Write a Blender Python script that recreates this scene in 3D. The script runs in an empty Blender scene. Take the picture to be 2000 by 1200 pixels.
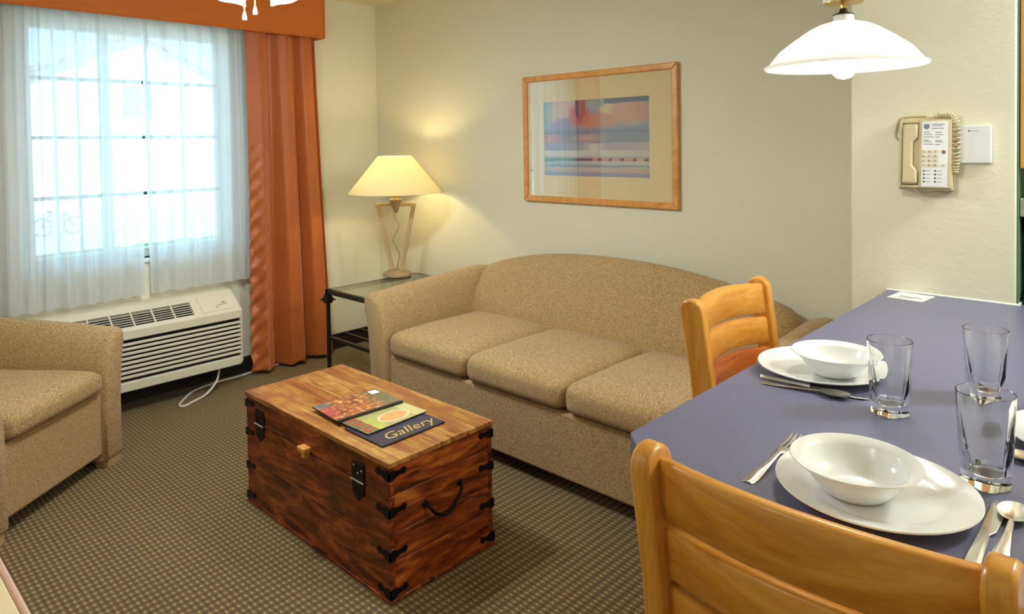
import bpy, bmesh, math, random
from mathutils import Vector, Matrix, noise
random.seed(7)
PI = math.pi
scene = bpy.context.scene
COL = scene.collection

# ------------------------------------------------------------------ camera
H = 1.425
yaw, pitch, roll = (math.radians(a) for a in (43.51718, 1.51395, 0.874715))
FPX, PY = 1358.43, 315.03
fw = Vector((-math.sin(yaw)*math.cos(pitch), math.cos(yaw)*math.cos(pitch), -math.sin(pitch)))
rt0 = Vector((math.cos(yaw), math.sin(yaw), 0)); dn0 = fw.cross(rt0)
rt = rt0*math.cos(roll) + dn0*math.sin(roll); dn = dn0*math.cos(roll) - rt0*math.sin(roll)
cam_d = bpy.data.cameras.new('camera'); cam = bpy.data.objects.new('camera', cam_d); COL.objects.link(cam)
up = -dn
cam.matrix_world = Matrix(((rt.x, up.x, -fw.x, 0), (rt.y, up.y, -fw.y, 0), (rt.z, up.z, -fw.z, H), (0, 0, 0, 1)))
cam_d.sensor_width = 36.0; cam_d.lens = 36.0*FPX/2000.0
cam_d.shift_y = -(600.0-PY)/2000.0
cam_d.clip_start = 0.02
scene.camera = cam

# ------------------------------------------------------------------ world, sun, exposure
scene.view_settings.view_transform = 'Standard'
scene.view_settings.look = 'None'
scene.view_settings.gamma = 1.0
scene.view_settings.use_curve_mapping = False
scene.view_settings.exposure = 0.0
world = bpy.data.worlds.new('sky'); scene.world = world; world.use_nodes = True
bg = world.node_tree.nodes['Background']
bg.inputs[0].default_value = (0.46, 0.76, 1.0, 1); bg.inputs[1].default_value = 4.2
sun_d = bpy.data.lights.new('sun', 'SUN'); sun_d.energy = 12.0; sun_d.angle = 0.01
sun = bpy.data.objects.new('sun', sun_d); COL.objects.link(sun)
sun.rotation_euler = Vector((-0.75, 0.25, -0.75)).to_track_quat('-Z', 'Y').to_euler()   # shines onto the houses over the way

# ------------------------------------------------------------------ materials
def lin(c):
    out = []
    for v in c[:3]:
        v = v/255.0
        out.append(v/12.92 if v <= 0.04045 else ((v+0.055)/1.055)**2.4)
    return (*out, 1.0)
MATS = {}
class NT:
    def __init__(s, name):
        s.m = bpy.data.materials.new(name); s.m.use_nodes = True
        s.t = s.m.node_tree; s.t.nodes.clear()
        s.out = s.n('ShaderNodeOutputMaterial'); MATS[name] = s.m
    def n(s, typ, **kw):
        nd = s.t.nodes.new(typ)
        for k, v in kw.items(): setattr(nd, k, v)
        return nd
    def l(s, a, b): s.t.links.new(a, b)
    def math(s, op, a, b=None, c=None):
        nd = s.n('ShaderNodeMath', operation=op)
        for i, v in enumerate((a, b, c)):
            if v is None: continue
            if isinstance(v, (int, float)): nd.inputs[i].default_value = v
            else: s.l(v, nd.inputs[i])
        return nd.outputs[0]
    def coord(s, scale=(1, 1, 1), rand=False, out='Object'):
        tc = s.n('ShaderNodeTexCoord'); mp = s.n('ShaderNodeMapping'); mp.inputs['Scale'].default_value = scale
        if rand:
            oi = s.n('ShaderNodeObjectInfo'); va = s.n('ShaderNodeVectorMath', operation='ADD')
            mu = s.math('MULTIPLY', oi.outputs['Random'], 13.7)
            cb = s.n('ShaderNodeCombineXYZ'); s.l(mu, cb.inputs[0]); s.l(mu, cb.inputs[1]); s.l(mu, cb.inputs[2])
            s.l(tc.outputs[out], va.inputs[0]); s.l(cb.outputs[0], va.inputs[1]); s.l(va.outputs[0], mp.inputs['Vector'])
        else: s.l(tc.outputs[out], mp.inputs['Vector'])
        return mp.outputs[0]
    def noise(s, vec, scale, detail=3, rough=.55, dist=0):
        nd = s.n('ShaderNodeTexNoise'); nd.inputs['Scale'].default_value = scale
        nd.inputs['Detail'].default_value = detail; nd.inputs['Roughness'].default_value = rough
        nd.inputs['Distortion'].default_value = dist
        s.l(vec, nd.inputs['Vector']); return nd.outputs['Fac']
    def ramp(s, fac, stops):
        nd = s.n('ShaderNodeValToRGB'); e = nd.color_ramp.elements
        while len(e) < len(stops): e.new(.5)
        for el, (p, c) in zip(e, stops): el.position = p; el.color = lin(c)
        s.l(fac, nd.inputs[0]); return nd.outputs[0]
    def mix(s, fac, a, b, blend='MIX'):
        nd = s.n('ShaderNodeMix', data_type='RGBA', blend_type=blend)
        if isinstance(fac, (int, float)): nd.inputs[0].default_value = fac
        else: s.l(fac, nd.inputs[0])
        for v, i in ((a, 6), (b, 7)):
            if isinstance(v, tuple): nd.inputs[i].default_value = v
            else: s.l(v, nd.inputs[i])
        return nd.outputs[2]
    def bump(s, h, strength=.3, dist=.01):
        nd = s.n('ShaderNodeBump'); nd.inputs['Strength'].default_value = strength; nd.inputs['Distance'].default_value = dist
        s.l(h, nd.inputs['Height']); return nd.outputs[0]
    def pbr(s, col, rough=.5, metal=0, normal=None, **kw):
        b = s.n('ShaderNodeBsdfPrincipled')
        if isinstance(col, tuple): b.inputs['Base Color'].default_value = col
        else: s.l(col, b.inputs['Base Color'])
        if isinstance(rough, (int, float)): b.inputs['Roughness'].default_value = rough
        else: s.l(rough, b.inputs['Roughness'])
        b.inputs['Metallic'].default_value = metal
        if normal is not None: s.l(normal, b.inputs['Normal'])
        for k, v in kw.items(): b.inputs[k.replace('_', ' ')].default_value = v
        s.l(b.outputs[0], s.out.inputs[0]); return b

def m_plain(name, rgb, rough=.5, metal=0, var=.06, scale=30, bump=0, **kw):
    t = NT(name); v = t.coord()
    f = t.noise(v, scale, 3)
    c = lin(rgb)
    a = tuple(min(1, x*(1-var)) for x in c[:3])+(1,); b = tuple(min(1, x*(1+var)) for x in c[:3])+(1,)
    nrm = t.bump(f, bump, .004) if bump else None
    t.pbr(t.mix(f, a, b), rough, metal, nrm, **kw); return t.m
def m_wall(name, rgb):
    t = NT(name); v = t.coord()
    f1 = t.noise(v, 22, 4, .6, .4); f2 = t.noise(v, 90, 2)
    st = t.n('ShaderNodeMapRange'); st.inputs[1].default_value = .42; st.inputs[2].default_value = .58
    t.l(f1, st.inputs[0])
    h = t.math('ADD', st.outputs[0], t.math('MULTIPLY', f2, .25))
    c = lin(rgb); big = t.noise(v, 1.1, 2)
    col = t.mix(big, tuple(x*.97 for x in c[:3])+(1,), tuple(min(1, x*1.03) for x in c[:3])+(1,))
    t.pbr(col, .62, 0, t.bump(h, .10, .004)); return t.m
def m_wood(name, stops, grain=(1.2, 14, 14), rough=.35, ring=2.2, bump=.1, coat=.0, wear=None, dist=1.2):
    t = NT(name); v = t.coord(grain, rand=True)
    n1 = t.noise(v, ring, 6, .62, dist); n2 = t.noise(v, ring*9, 3, .6)
    f = t.math('ADD', t.math('MULTIPLY', n1, .8), t.math('MULTIPLY', n2, .2))
    col = t.ramp(f, stops)
    if wear:
        w = t.noise(t.coord((3, 3, 3), rand=True), 3.2, 5, .65)
        mr = t.n('ShaderNodeMapRange'); mr.inputs[1].default_value = .42; mr.inputs[2].default_value = .64; t.l(w, mr.inputs[0])
        col = t.mix(t.math('MULTIPLY', mr.outputs[0], .7), col, lin(wear))
    t.pbr(col, rough, 0, t.bump(f, bump, .003), Coat_Weight=coat, Coat_Roughness=.25); return t.m

m_wall('wall_paint', (228, 224, 200))
m_wall('ceiling_paint', (230, 222, 192))
m_wall('green_paint', (88, 128, 92))
m_plain('dark_base', (38, 30, 24), .5)
m_plain('bronze', (46, 36, 28), .45, .6)
m_plain('black_iron', (16, 15, 15), .45, .5)
m_plain('white_paint', (225, 232, 226), .45)
m_plain('green_metal', (22, 74, 52), .5)
m_plain('cream_plastic', (226, 219, 198), .42, var=.02)
m_plain('slot_dark', (14, 13, 12), .7)
m_plain('white_cable', (222, 220, 210), .4)
m_plain('phone_plastic', (198, 184, 146), .4, var=.02)
m_plain('white_plastic', (226, 228, 228), .4, var=.01)
m_plain('print_ink', (120, 124, 140), .6)
m_plain('dark_ink', (60, 62, 78), .6)
m_plain('key_plastic', (214, 198, 158), .45)
m_plain('red_lens', (120, 22, 30), .3)
m_plain('paper', (236, 236, 232), .6, var=.01)
m_plain('china', (247, 248, 246), .12, var=.01, Coat_Weight=.4)
m_plain('steel', (222, 220, 214), .24, 1.0, var=.03)
m_plain('chrome', (215, 215, 215), .08, 1.0)
m_plain('brass', (196, 158, 74), .25, 1.0)
m_plain('plaster_stone', (182, 158, 116), .8, var=.2, scale=60, bump=.3)
m_plain('stone_base', (168, 146, 110), .8, var=.25, scale=40, bump=.3)
m_plain('black_plastic', (22, 20, 20), .35)
m_plain('desk_top', (240, 222, 178), .35)
m_plain('desk_edge', (212, 172, 150), .4)
m_plain('mat_board', (246, 226, 178), .8, var=.02)
m_plain('gold_ink', (210, 178, 92), .45)
m_plain('red_ink', (224, 66, 60), .45)
m_plain('navy_cover', (44, 44, 74), .4)
m_plain('page_edge', (40, 34, 34), .6)
m_plain('render_white', (244, 240, 228), .8)
m_plain('roof_tile', (170, 150, 140), .8)
m_plain('paving', (205, 202, 195), .9)
m_plain('bike_green', (60, 130, 90), .5)
m_plain('window_dark', (150, 175, 185), .3)

# hedge
t = NT('hedge_leaf'); f = t.noise(t.coord(), 14, 5); t.pbr(t.ramp(f, [(.3, (14, 48, 30)), (.7, (40, 96, 58))]), .7, 0, t.bump(f, .8, .05))

# laminate worktop
t = NT('laminate'); v = t.coord(); f = t.noise(v, 420, 2); g = t.noise(v, 3, 2)
c = t.ramp(f, [(.3, (98, 99, 128)), (.7, (116, 117, 146))])
t.pbr(t.mix(t.math('MULTIPLY', g, .12), c, lin((126, 120, 130))), .36, 0, t.bump(f, .05, .001))

# carpet
t = NT('carpet'); tc = t.n('ShaderNodeTexCoord'); sp = t.n('ShaderNodeSeparateXYZ'); t.l(tc.outputs['Object'], sp.inputs[0])
fx = t.math('FRACT', t.math('MULTIPLY', sp.outputs[0], 1/.031)); fy = t.math('FRACT', t.math('MULTIPLY', sp.outputs[1], 1/.019))
ax = t.math('MULTIPLY', t.math('ABSOLUTE', t.math('SUBTRACT', fx, .5)), 1.5); ay = t.math('ABSOLUTE', t.math('SUBTRACT', fy, .5))
r2 = t.math('SQRT', t.math('ADD', t.math('MULTIPLY', ax, ax), t.math('MULTIPLY', ay, ay)))
dot = t.n('ShaderNodeMapRange', interpolation_type='SMOOTHSTEP'); t.l(r2, dot.inputs[0])
dot.inputs[1].default_value = .28; dot.inputs[2].default_value = .12; dot.inputs[3].default_value = 0; dot.inputs[4].default_value = 1
v = t.coord(); n1 = t.noise(v, 260, 3); n2 = t.noise(v, 2.2, 4, .6)
ridge = t.n('ShaderNodeMapRange', interpolation_type='SMOOTHSTEP'); t.l(ay, ridge.inputs[0])
ridge.inputs[1].default_value = .42; ridge.inputs[2].default_value = .1
base = t.ramp(n1, [(.25, (104, 82, 42)), (.75, (154, 124, 70))])
base = t.mix(t.math('MULTIPLY', t.math('SUBTRACT', 1.0, ridge.outputs[0]), .55), base, lin((72, 58, 36)))
base = t.mix(t.math('MULTIPLY', n2, .5), base, lin((124, 106, 74)))
col = t.mix(t.math('MULTIPLY', dot.outputs[0], t.math('MULTIPLY_ADD', n1, 1.1, .05)), base, lin((206, 176, 122)))
pit = t.n('ShaderNodeMapRange', interpolation_type='SMOOTHSTEP'); t.l(r2, pit.inputs[0]); pit.inputs[1].default_value = .42; pit.inputs[2].default_value = .8
col = t.mix(t.math('MULTIPLY', pit.outputs[0], .6), col, lin((52, 38, 18)))
h = t.math('ADD', t.math('MULTIPLY', dot.outputs[0], .5), t.math('ADD', ridge.outputs[0], t.math('MULTIPLY', n1, .5)))
t.pbr(col, .95, 0, t.bump(h, .55, .004), Sheen_Weight=.1)

# tweed upholstery
def m_tweed(name, a, b, c3):
    t = NT(name); v = t.coord((1, 1, 1.0))
    n1 = t.noise(t.coord((1, 1, 2.2)), 190, 2, .7); n2 = t.noise(v, 5, 3); n3 = t.noise(t.coord((1, 1, 2.5), rand=True), 330, 2)
    c = t.ramp(n1, [(.38, a), (.5, b), (.62, c3)])
    c = t.mix(t.math('MULTIPLY', n2, .35), c, lin(b))
    t.pbr(c, .9, 0, t.bump(t.math('ADD', n1, n3), .35, .003), Sheen_Weight=.15); return t.m
m_tweed('tweed', (126, 92, 50), (180, 147, 98), (210, 182, 132))

# satin curtain
t = NT('rust_satin'); v = t.coord((1, 1, .35)); n1 = t.noise(v, 26, 4, .6, .8)
wr = t.noise(t.coord((6, 9, 22)), 1.6, 3, .6, 1.2); n2 = t.noise(t.coord(), 2, 2)
c = t.mix(n2, lin((168, 84, 28)), lin((194, 104, 40)))
t.pbr(c, .42, 0, t.bump(t.math('ADD', t.math('MULTIPLY', n1, .25), t.math('MULTIPLY', wr, .8)), .3, .012), Sheen_Weight=.3)
t = NT('rust_linen'); v = t.coord(); n1 = t.noise(v, 300, 2); c = t.mix(n1, lin((190, 98, 24)), lin((212, 116, 34)))
t.pbr(c, .7, 0, t.bump(n1, .15, .002))

# sheer voile
t = NT('voile'); d = t.n('ShaderNodeBsdfDiffuse'); tr = t.n('ShaderNodeBsdfTranslucent'); tp = t.n('ShaderNodeBsdfTransparent')
n1 = t.noise(t.coord((1, 1, .1)), 400, 2); cc = t.mix(n1, (.86, .88, .9, 1), (.93, .94, .96, 1))
t.l(cc, d.inputs[0]); t.l(cc, tr.inputs[0]); tp.inputs[0].default_value = (.93, .97, 1, 1)
m1 = t.n('ShaderNodeMixShader'); m1.inputs[0].default_value = .55; t.l(d.outputs[0], m1.inputs[1]); t.l(tr.outputs[0], m1.inputs[2])
m2 = t.n('ShaderNodeMixShader'); m2.inputs[0].default_value = .135; t.l(m1.outputs[0], m2.inputs[1]); t.l(tp.outputs[0], m2.inputs[2])
t.l(m2.outputs[0], t.out.inputs[0])

# woods
m_wood('honey_maple', [(.3, (190, 120, 38)), (.5, (220, 152, 60)), (.72, (240, 182, 94))], (9, 9, 1.3), .3, 2.0, .06, coat=.25)
m_wood('honey_slat', [(.3, (190, 116, 36)), (.5, (220, 150, 56)), (.72, (240, 180, 90))], (1.3, 9, 9), .3, 2.0, .06, coat=.25)
m_wood('red_slat', [(.3, (140, 62, 20)), (.5, (178, 92, 34)), (.72, (206, 128, 62))], (1.3, 9, 9), .32, 2.4, .06, coat=.2)
m_wood('frame_oak', [(.3, (196, 128, 58)), (.5, (222, 156, 82)), (.7, (234, 176, 104))], (3, 3, 3), .35, 4, .08)
m_wood('chest_top', [(.33, (90, 46, 18)), (.44, (154, 96, 40)), (.55, (190, 140, 68)), (.68, (212, 168, 98))], (1.1, 10, 10), .42, 2.2, .2, wear=(150, 72, 38))
m_wood('chest_board', [(.34, (30, 10, 5)), (.45, (98, 38, 14)), (.54, (142, 64, 22)), (.66, (196, 106, 42))], (1.6, 9, 8), .36, 1.7, .25, dist=2.2)
m_wood('chest_side_lit', [(.34, (44, 15, 7)), (.44, (118, 50, 17)), (.54, (164, 80, 26)), (.66, (208, 122, 50))], (9, 1.6, 8), .36, 1.7, .25, dist=2.2)  # same wood with grain turned; stops brightened for light falling on the end
m_wood('cabinet_wood', [(.3, (190, 130, 66)), (.7, (220, 164, 96))], (9, 9, 1.2), .4, 2, .05)
m_wood('fan_wood', [(.3, (120, 72, 34)), (.7, (160, 104, 56))], (2, 12, 12), .4, 2, .05)

# glass kinds
t = NT('clear_glass'); g = t.n('ShaderNodeBsdfGlass'); g.inputs['IOR'].default_value = 1.45; g.inputs['Roughness'].default_value = 0
nz = t.noise(t.coord(), 8, 1); t.l(t.mix(nz, (.985, .995, .99, 1), (.995, 1, .998, 1)), g.inputs[0]); t.l(g.outputs[0], t.out.inputs[0])
def m_pane(name, refl, tint, rough=0):
    t = NT(name); tp = t.n('ShaderNodeBsdfTransparent'); nz = t.noise(t.coord(), 3, 1)
    t.l(t.mix(nz, tint, tuple(min(1, x*1.01) for x in tint[:3])+(1,)), tp.inputs[0])
    gl = t.n('ShaderNodeBsdfGlossy'); gl.inputs['Roughness'].default_value = rough
    lw = t.n('ShaderNodeLayerWeight'); p5 = t.math('POWER', lw.outputs['Facing'], 4.0); fr = t.math('MULTIPLY_ADD', p5, 1-refl, refl)
    mx = t.n('ShaderNodeMixShader'); t.l(fr, mx.inputs[0]); t.l(tp.outputs[0], mx.inputs[1]); t.l(gl.outputs[0], mx.inputs[2])
    t.l(mx.outputs[0], t.out.inputs[0]); return t.m
m_pane('picture_pane', .115, (.98, .98, .97, 1)); m_pane('window_pane', .03, (.95, .99, .97, 1)); m_pane('table_pane', .06, (.90, .96, .92, 1))
# lit opal glass / paper shades
def m_shade(name, rgb, tl=.6, gloss=.1):
    t = NT(name); d = t.n('ShaderNodeBsdfDiffuse'); tr = t.n('ShaderNodeBsdfTranslucent'); nz = t.noise(t.coord(), 40, 2)
    c = t.mix(nz, tuple(x*.98 for x in lin(rgb)[:3])+(1,), lin(rgb)); t.l(c, d.inputs[0]); t.l(c, tr.inputs[0])
    m = t.n('ShaderNodeMixShader'); m.inputs[0].default_value = tl; t.l(d.outputs[0], m.inputs[1]); t.l(tr.outputs[0], m.inputs[2])
    gl = t.n('ShaderNodeBsdfGlossy'); gl.inputs['Roughness'].default_value = .15
    m3 = t.n('ShaderNodeMixShader'); m3.inputs[0].default_value = gloss; t.l(m.outputs[0], m3.inputs[1]); t.l(gl.outputs[0], m3.inputs[2])
    t.l(m3.outputs[0], t.out.inputs[0]); return t.m
m_shade('opal_glass', (250, 250, 248), .82, .04); m_shade('pendant_glass', (252, 252, 250), .62, .05); m_shade('lamp_paper', (252, 244, 214), .62, 0)
def m_emit(name, rgb, s):
    t = NT(name); e = t.n('ShaderNodeEmission'); nz = t.noise(t.coord(), 5, 1)
    t.l(t.mix(nz, lin(rgb), tuple(x*.98 for x in lin(rgb)[:3])+(1,)), e.inputs[0]); e.inputs[1].default_value = s; t.l(e.outputs[0], t.out.inputs[0])
m_emit('bulb_glow', (255, 238, 206), 32); m_emit('diffuser_glow', (255, 244, 226), 4)
# printed covers: colours carried by the mesh
t = NT('printed'); at_ = t.n('ShaderNodeVertexColor', layer_name='print'); nz = t.noise(t.coord(), 120, 2)
t.pbr(t.mix(t.math('MULTIPLY', nz, .05), at_.outputs[0], (.5, .5, .5, 1)), .3)
t = NT('art_print'); at_ = t.n('ShaderNodeVertexColor', layer_name='print'); nz = t.noise(t.coord(), 120, 2)
t.pbr(t.mix(t.math('MULTIPLY', nz, .06), at_.outputs[0], (.5, .5, .5, 1)), .8)

# ------------------------------------------------------------------ mesh helpers
def B(): return bmesh.new()
def box(bm, x0, x1, y0, y1, z0, z1, M=None):
    vs = [bm.verts.new((x, y, z)) for x in (x0, x1) for y in (y0, y1) for z in (z0, z1)]
    for f in ((0, 1, 3, 2), (4, 6, 7, 5), (0, 4, 5, 1), (2, 3, 7, 6), (0, 2, 6, 4), (1, 5, 7, 3)):
        bm.faces.new([vs[i] for i in f])
    if M is not None: bmesh.ops.transform(bm, matrix=M, verts=vs)
    return bm
def prism(bm, pts, axis, a0, a1):
    """extrude a 2-D outline along an axis. axis x: pts (y,z); y: pts (x,z); z: pts (x,y)"""
    def P(p, a): return {'x': (a, p[0], p[1]), 'y': (p[0], a, p[1]), 'z': (p[0], p[1], a)}[axis]
    lo = [bm.verts.new(P(p, a0)) for p in pts]; hi = [bm.verts.new(P(p, a1)) for p in pts]
    n = len(pts); bm.faces.new(lo); bm.faces.new(hi[::-1])
    for i in range(n): bm.faces.new((lo[i], hi[i], hi[(i+1) % n], lo[(i+1) % n]))
    return bm
def lathe(bm, prof, seg=40, c=(0, 0, 0), M=None, closed=False):
    rings = []; new = []
    for r, z in prof:
        if r < 1e-6: v = bm.verts.new((c[0], c[1], c[2]+z)); rings.append([v]); new.append(v)
        else:
            ring = [bm.verts.new((c[0]+r*math.cos(2*PI*i/seg), c[1]+r*math.sin(2*PI*i/seg), c[2]+z)) for i in range(seg)]
            rings.append(ring); new += ring
    prs = list(zip(rings, rings[1:]))
    if closed: prs.append((rings[-1], rings[0]))
    for a, b in prs:
        for i in range(seg):
            j = (i+1) % seg
            if len(a) == 1 and len(b) == 1: continue
            if len(a) == 1: bm.faces.new((a[0], b[i], b[j]))
            elif len(b) == 1: bm.faces.new((a[i], a[j], b[0]))
            else: bm.faces.new((a[i], a[j], b[j], b[i]))
    if M is not None: bmesh.ops.transform(bm, matrix=M, verts=new)
    return bm
def tube(bm, pts, r, seg=8, cap=True, square=False):
    pts = [Vector(p) for p in pts]; n = len(pts); rings = []
    rr = r if isinstance(r, (list, tuple)) else [r]*n
    tang = [(pts[min(i+1, n-1)]-pts[max(i-1, 0)]).normalized() for i in range(n)]
    u = tang[0].orthogonal().normalized()
    if square:
        u = Vector((0, 0, 1)).cross(tang[0])
        u = u.normalized() if u.length > 1e-3 else Vector((1, 0, 0))
    for i in range(n):
        u = (u - tang[i]*u.dot(tang[i])).normalized(); w = tang[i].cross(u)
        if square: rings.append([bm.verts.new(pts[i]+rr[i]*(a*u+b*w)) for a, b in ((1, 1), (-1, 1), (-1, -1), (1, -1))])
        else: rings.append([bm.verts.new(pts[i]+rr[i]*(math.cos(2*PI*k/seg)*u+math.sin(2*PI*k/seg)*w)) for k in range(seg)])
    s = len(rings[0])
    for a, b in zip(rings, rings[1:]):
        for k in range(s): bm.faces.new((a[k], a[(k+1) % s], b[(k+1) % s], b[k]))
    if cap: bm.faces.new(rings[0][::-1]); bm.faces.new(rings[-1])
    return bm
def loft(bm, rings, cap=True, closed=True):
    rs = [[bm.verts.new(p) for p in r] for r in rings]; s = len(rs[0])
    for a, b in zip(rs, rs[1:]):
        for k in range(s if closed else s-1): bm.faces.new((a[k], a[(k+1) % s], b[(k+1) % s], b[k]))
    if cap and closed: bm.faces.new(rs[0][::-1]); bm.faces.new(rs[-1])
    return rs
def grid(bm, nu, nv, fn):
    vs = [[bm.verts.new(fn(i/nu, j/nv)) for j in range(nv+1)] for i in range(nu+1)]
    for i in range(nu):
        for j in range(nv): bm.faces.new((vs[i][j], vs[i+1][j], vs[i+1][j+1], vs[i][j+1]))
    return vs
def cushion(bm, x0, x1, y0, y1, z0, z1, r=.045, crown=.02, n=14, sag=0):
    c = Vector(((x0+x1)/2, (y0+y1)/2, (z0+z1)/2)); h = Vector(((x1-x0)/2, (y1-y0)/2, (z1-z0)/2))
    tmp = bmesh.new(); bmesh.ops.create_cube(tmp, size=2.0); bmesh.ops.subdivide_edges(tmp, edges=tmp.edges[:], cuts=n, use_grid_fill=True)
    m = {}
    for v in tmp.verts:
        p = Vector((v.co.x*h.x, v.co.y*h.y, v.co.z*h.z)); q = Vector([max(-(hh-r), min(hh-r, pp)) for pp, hh in zip(p, h)])
        d = p-q
        if d.length > 1e-9: p = q+d.normalized()*r
        k = max(0, 1-(p.x/h.x)**4)*max(0, 1-(p.y/h.y)**4)
        if p.z > 0: p.z += crown*k + .004*noise.noise(Vector((p.x*9+c.x*5, p.y*9, 1)))
        kf = max(0, 1-(p.x/h.x)**4)*max(0, 1-(p.z/h.z)**2)
        if p.y < 0: p.y -= .006*kf
        m[v] = bm.verts.new(c+p)
    for f in tmp.faces: bm.faces.new([m[v] for v in f.verts])
    tmp.free(); return bm

ORIGIN = {}      # things whose parts are written in room coordinates
def thing(name, label, cat, loc=(0, 0, 0), rz=0, group=None, world=False):
    o = bpy.data.objects.new(name, None); COL.objects.link(o); o.location = loc; o.rotation_euler = (0, 0, rz)
    o.empty_display_size = .1; o['label'] = label; o['category'] = cat
    if group: o['group'] = group
    if world: ORIGIN[o.name] = Vector(loc)
    return o
def obj(name, bm, mat, parent=None, smooth=30, bevel=0, label=None, recalc=True):
    root = parent
    while root is not None and root.parent is not None: root = root.parent
    if root is not None and root.name in ORIGIN: bmesh.ops.translate(bm, vec=-ORIGIN[root.name], verts=bm.verts[:])
    if recalc: bmesh.ops.recalc_face_normals(bm, faces=bm.faces[:])
    me = bpy.data.meshes.new(name); bm.to_mesh(me); bm.free()
    me.materials.append(MATS[mat] if isinstance(mat, str) else mat)
    o = bpy.data.objects.new(name, me); COL.objects.link(o)
    if parent is not None: o.parent = parent
    if smooth:
        for p in me.polygons: p.use_smooth = True
        me.set_sharp_from_angle(angle=math.radians(smooth))
    if bevel:
        b = o.modifiers.new('bevel', 'BEVEL'); b.width = bevel; b.segments = 2; b.limit_method = 'ANGLE'; b.angle_limit = math.radians(40)
        b.harden_normals = False
    if label: o['label'] = label
    return o
def single(name, bm, mat, label, cat, loc=None, group=None, **kw):
    if loc is not None: bmesh.ops.translate(bm, vec=-Vector(loc), verts=bm.verts[:])
    o = obj(name, bm, mat, **kw); o['label'] = label; o['category'] = cat
    if loc is not None: o.location = loc
    if group: o['group'] = group
    return o
def struct(name, bm, mat, label=None, **kw):
    o = obj(name, bm, mat, **kw)
    o['kind'] = 'structure'
    if label: o['label'] = label
    return o
def copy_tree(o, parent=None):
    c = o.copy(); COL.objects.link(c); c.parent = parent
    for ch in list(o.children): copy_tree(ch, c)
    return c
def bulb_light(name, parent, loc, watts, rgb, radius=.03):
    d = bpy.data.lights.new(name, 'POINT'); d.energy = watts; d.color = lin(rgb)[:3]; d.shadow_soft_size = radius
    o = bpy.data.objects.new(name, d); COL.objects.link(o); o.parent = parent
    root = parent; o.location = Vector(loc)-(ORIGIN[root.name] if root.name in ORIGIN else Vector((0, 0, 0))); return o
def text_mesh(txt, size, mat, parent, M, name='lettering', shear=0, extrude=.0002):
    cu = bpy.data.curves.new('txt', 'FONT'); cu.body = txt; cu.size = size; cu.shear = shear; cu.extrude = extrude; cu.resolution_u = 2
    to = bpy.data.objects.new('txt', cu); COL.objects.link(to)
    dg = bpy.context.evaluated_depsgraph_get(); me = bpy.data.meshes.new_from_object(to.evaluated_get(dg))
    bpy.data.objects.remove(to); bm = bmesh.new(); bm.from_mesh(me); bpy.data.meshes.remove(me)
    bmesh.ops.transform(bm, matrix=M, verts=bm.verts[:])
    return obj(name, bm, mat, parent, smooth=0, recalc=False)
def frameM(o, ex, ey):
    ex = Vector(ex).normalized(); ey = Vector(ey).normalized(); ez = ex.cross(ey)
    return Matrix(((ex.x, ey.x, ez.x, o[0]), (ex.y, ey.y, ez.y, o[1]), (ex.z, ey.z, ez.z, o[2]), (0, 0, 0, 1)))

# ------------------------------------------------------------------ the room
XW, YB, ZC = -4.25, 3.04, 2.44          # window wall, back wall, ceiling
XR, YF = 1.7, -1.7
struct('floor', box(B(), XW-.2, XR+.1, YF-.1, YB+.1, -.08, 0), 'carpet', 'brown loop carpet with a grid of pale dots')
struct('ceiling', box(B(), XW-.2, XR+.1, YF-.1, YB+.1, ZC, ZC+.08), 'ceiling_paint')
struct('wall_back', box(B(), XW-.2, XR+.1, YB, YB+.12, 0, ZC), 'wall_paint', 'cream textured wall behind the sofa')
struct('wall_right', box(B(), XR, XR+.12, YF, YB, 0, ZC), 'wall_paint')
struct('wall_front', box(B(), XW-.2, XR+.1, YF-.12, YF, 0, ZC), 'wall_paint')
WY0, WY1, WZ0, WZ1 = .86, 1.93, .80, 2.12
bm = B()
box(bm, XW-.2, XW, YF, WY0, 0, ZC); box(bm, XW-.2, XW, WY1, YB, 0, ZC)
box(bm, XW-.2, XW, WY0, WY1, 0, WZ0); box(bm, XW-.2, XW, WY0, WY1, WZ1, ZC)
struct('wall_left', bm, 'wall_paint', 'cream wall around the curtained window')
PX0, PX1, PYF = -.806, -.337, 2.55
bm = B(); box(bm, PX0, PX1, PYF, YB, 0, ZC)
pier = struct('wall_pier', bm, 'wall_paint', 'cream textured pier wall carrying the telephone', bevel=.006)
struct('green_wall_face', box(B(), PX1, PX1+.004, PYF+.004, YB, .912, ZC), 'green_paint', parent=pier)
def baseboard(name, *a): struct(name, box(B(), *a), 'dark_base', bevel=.004)
baseboard('baseboard_back', XW, PX0, YB-.014, YB, 0, .10)
baseboard('baseboard_left', XW, XW+.014, YF, YB-.014, 0, .10)
baseboard('baseboard_pier', PX0-.014, PX0, PYF, YB-.014, 0, .10)

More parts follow.
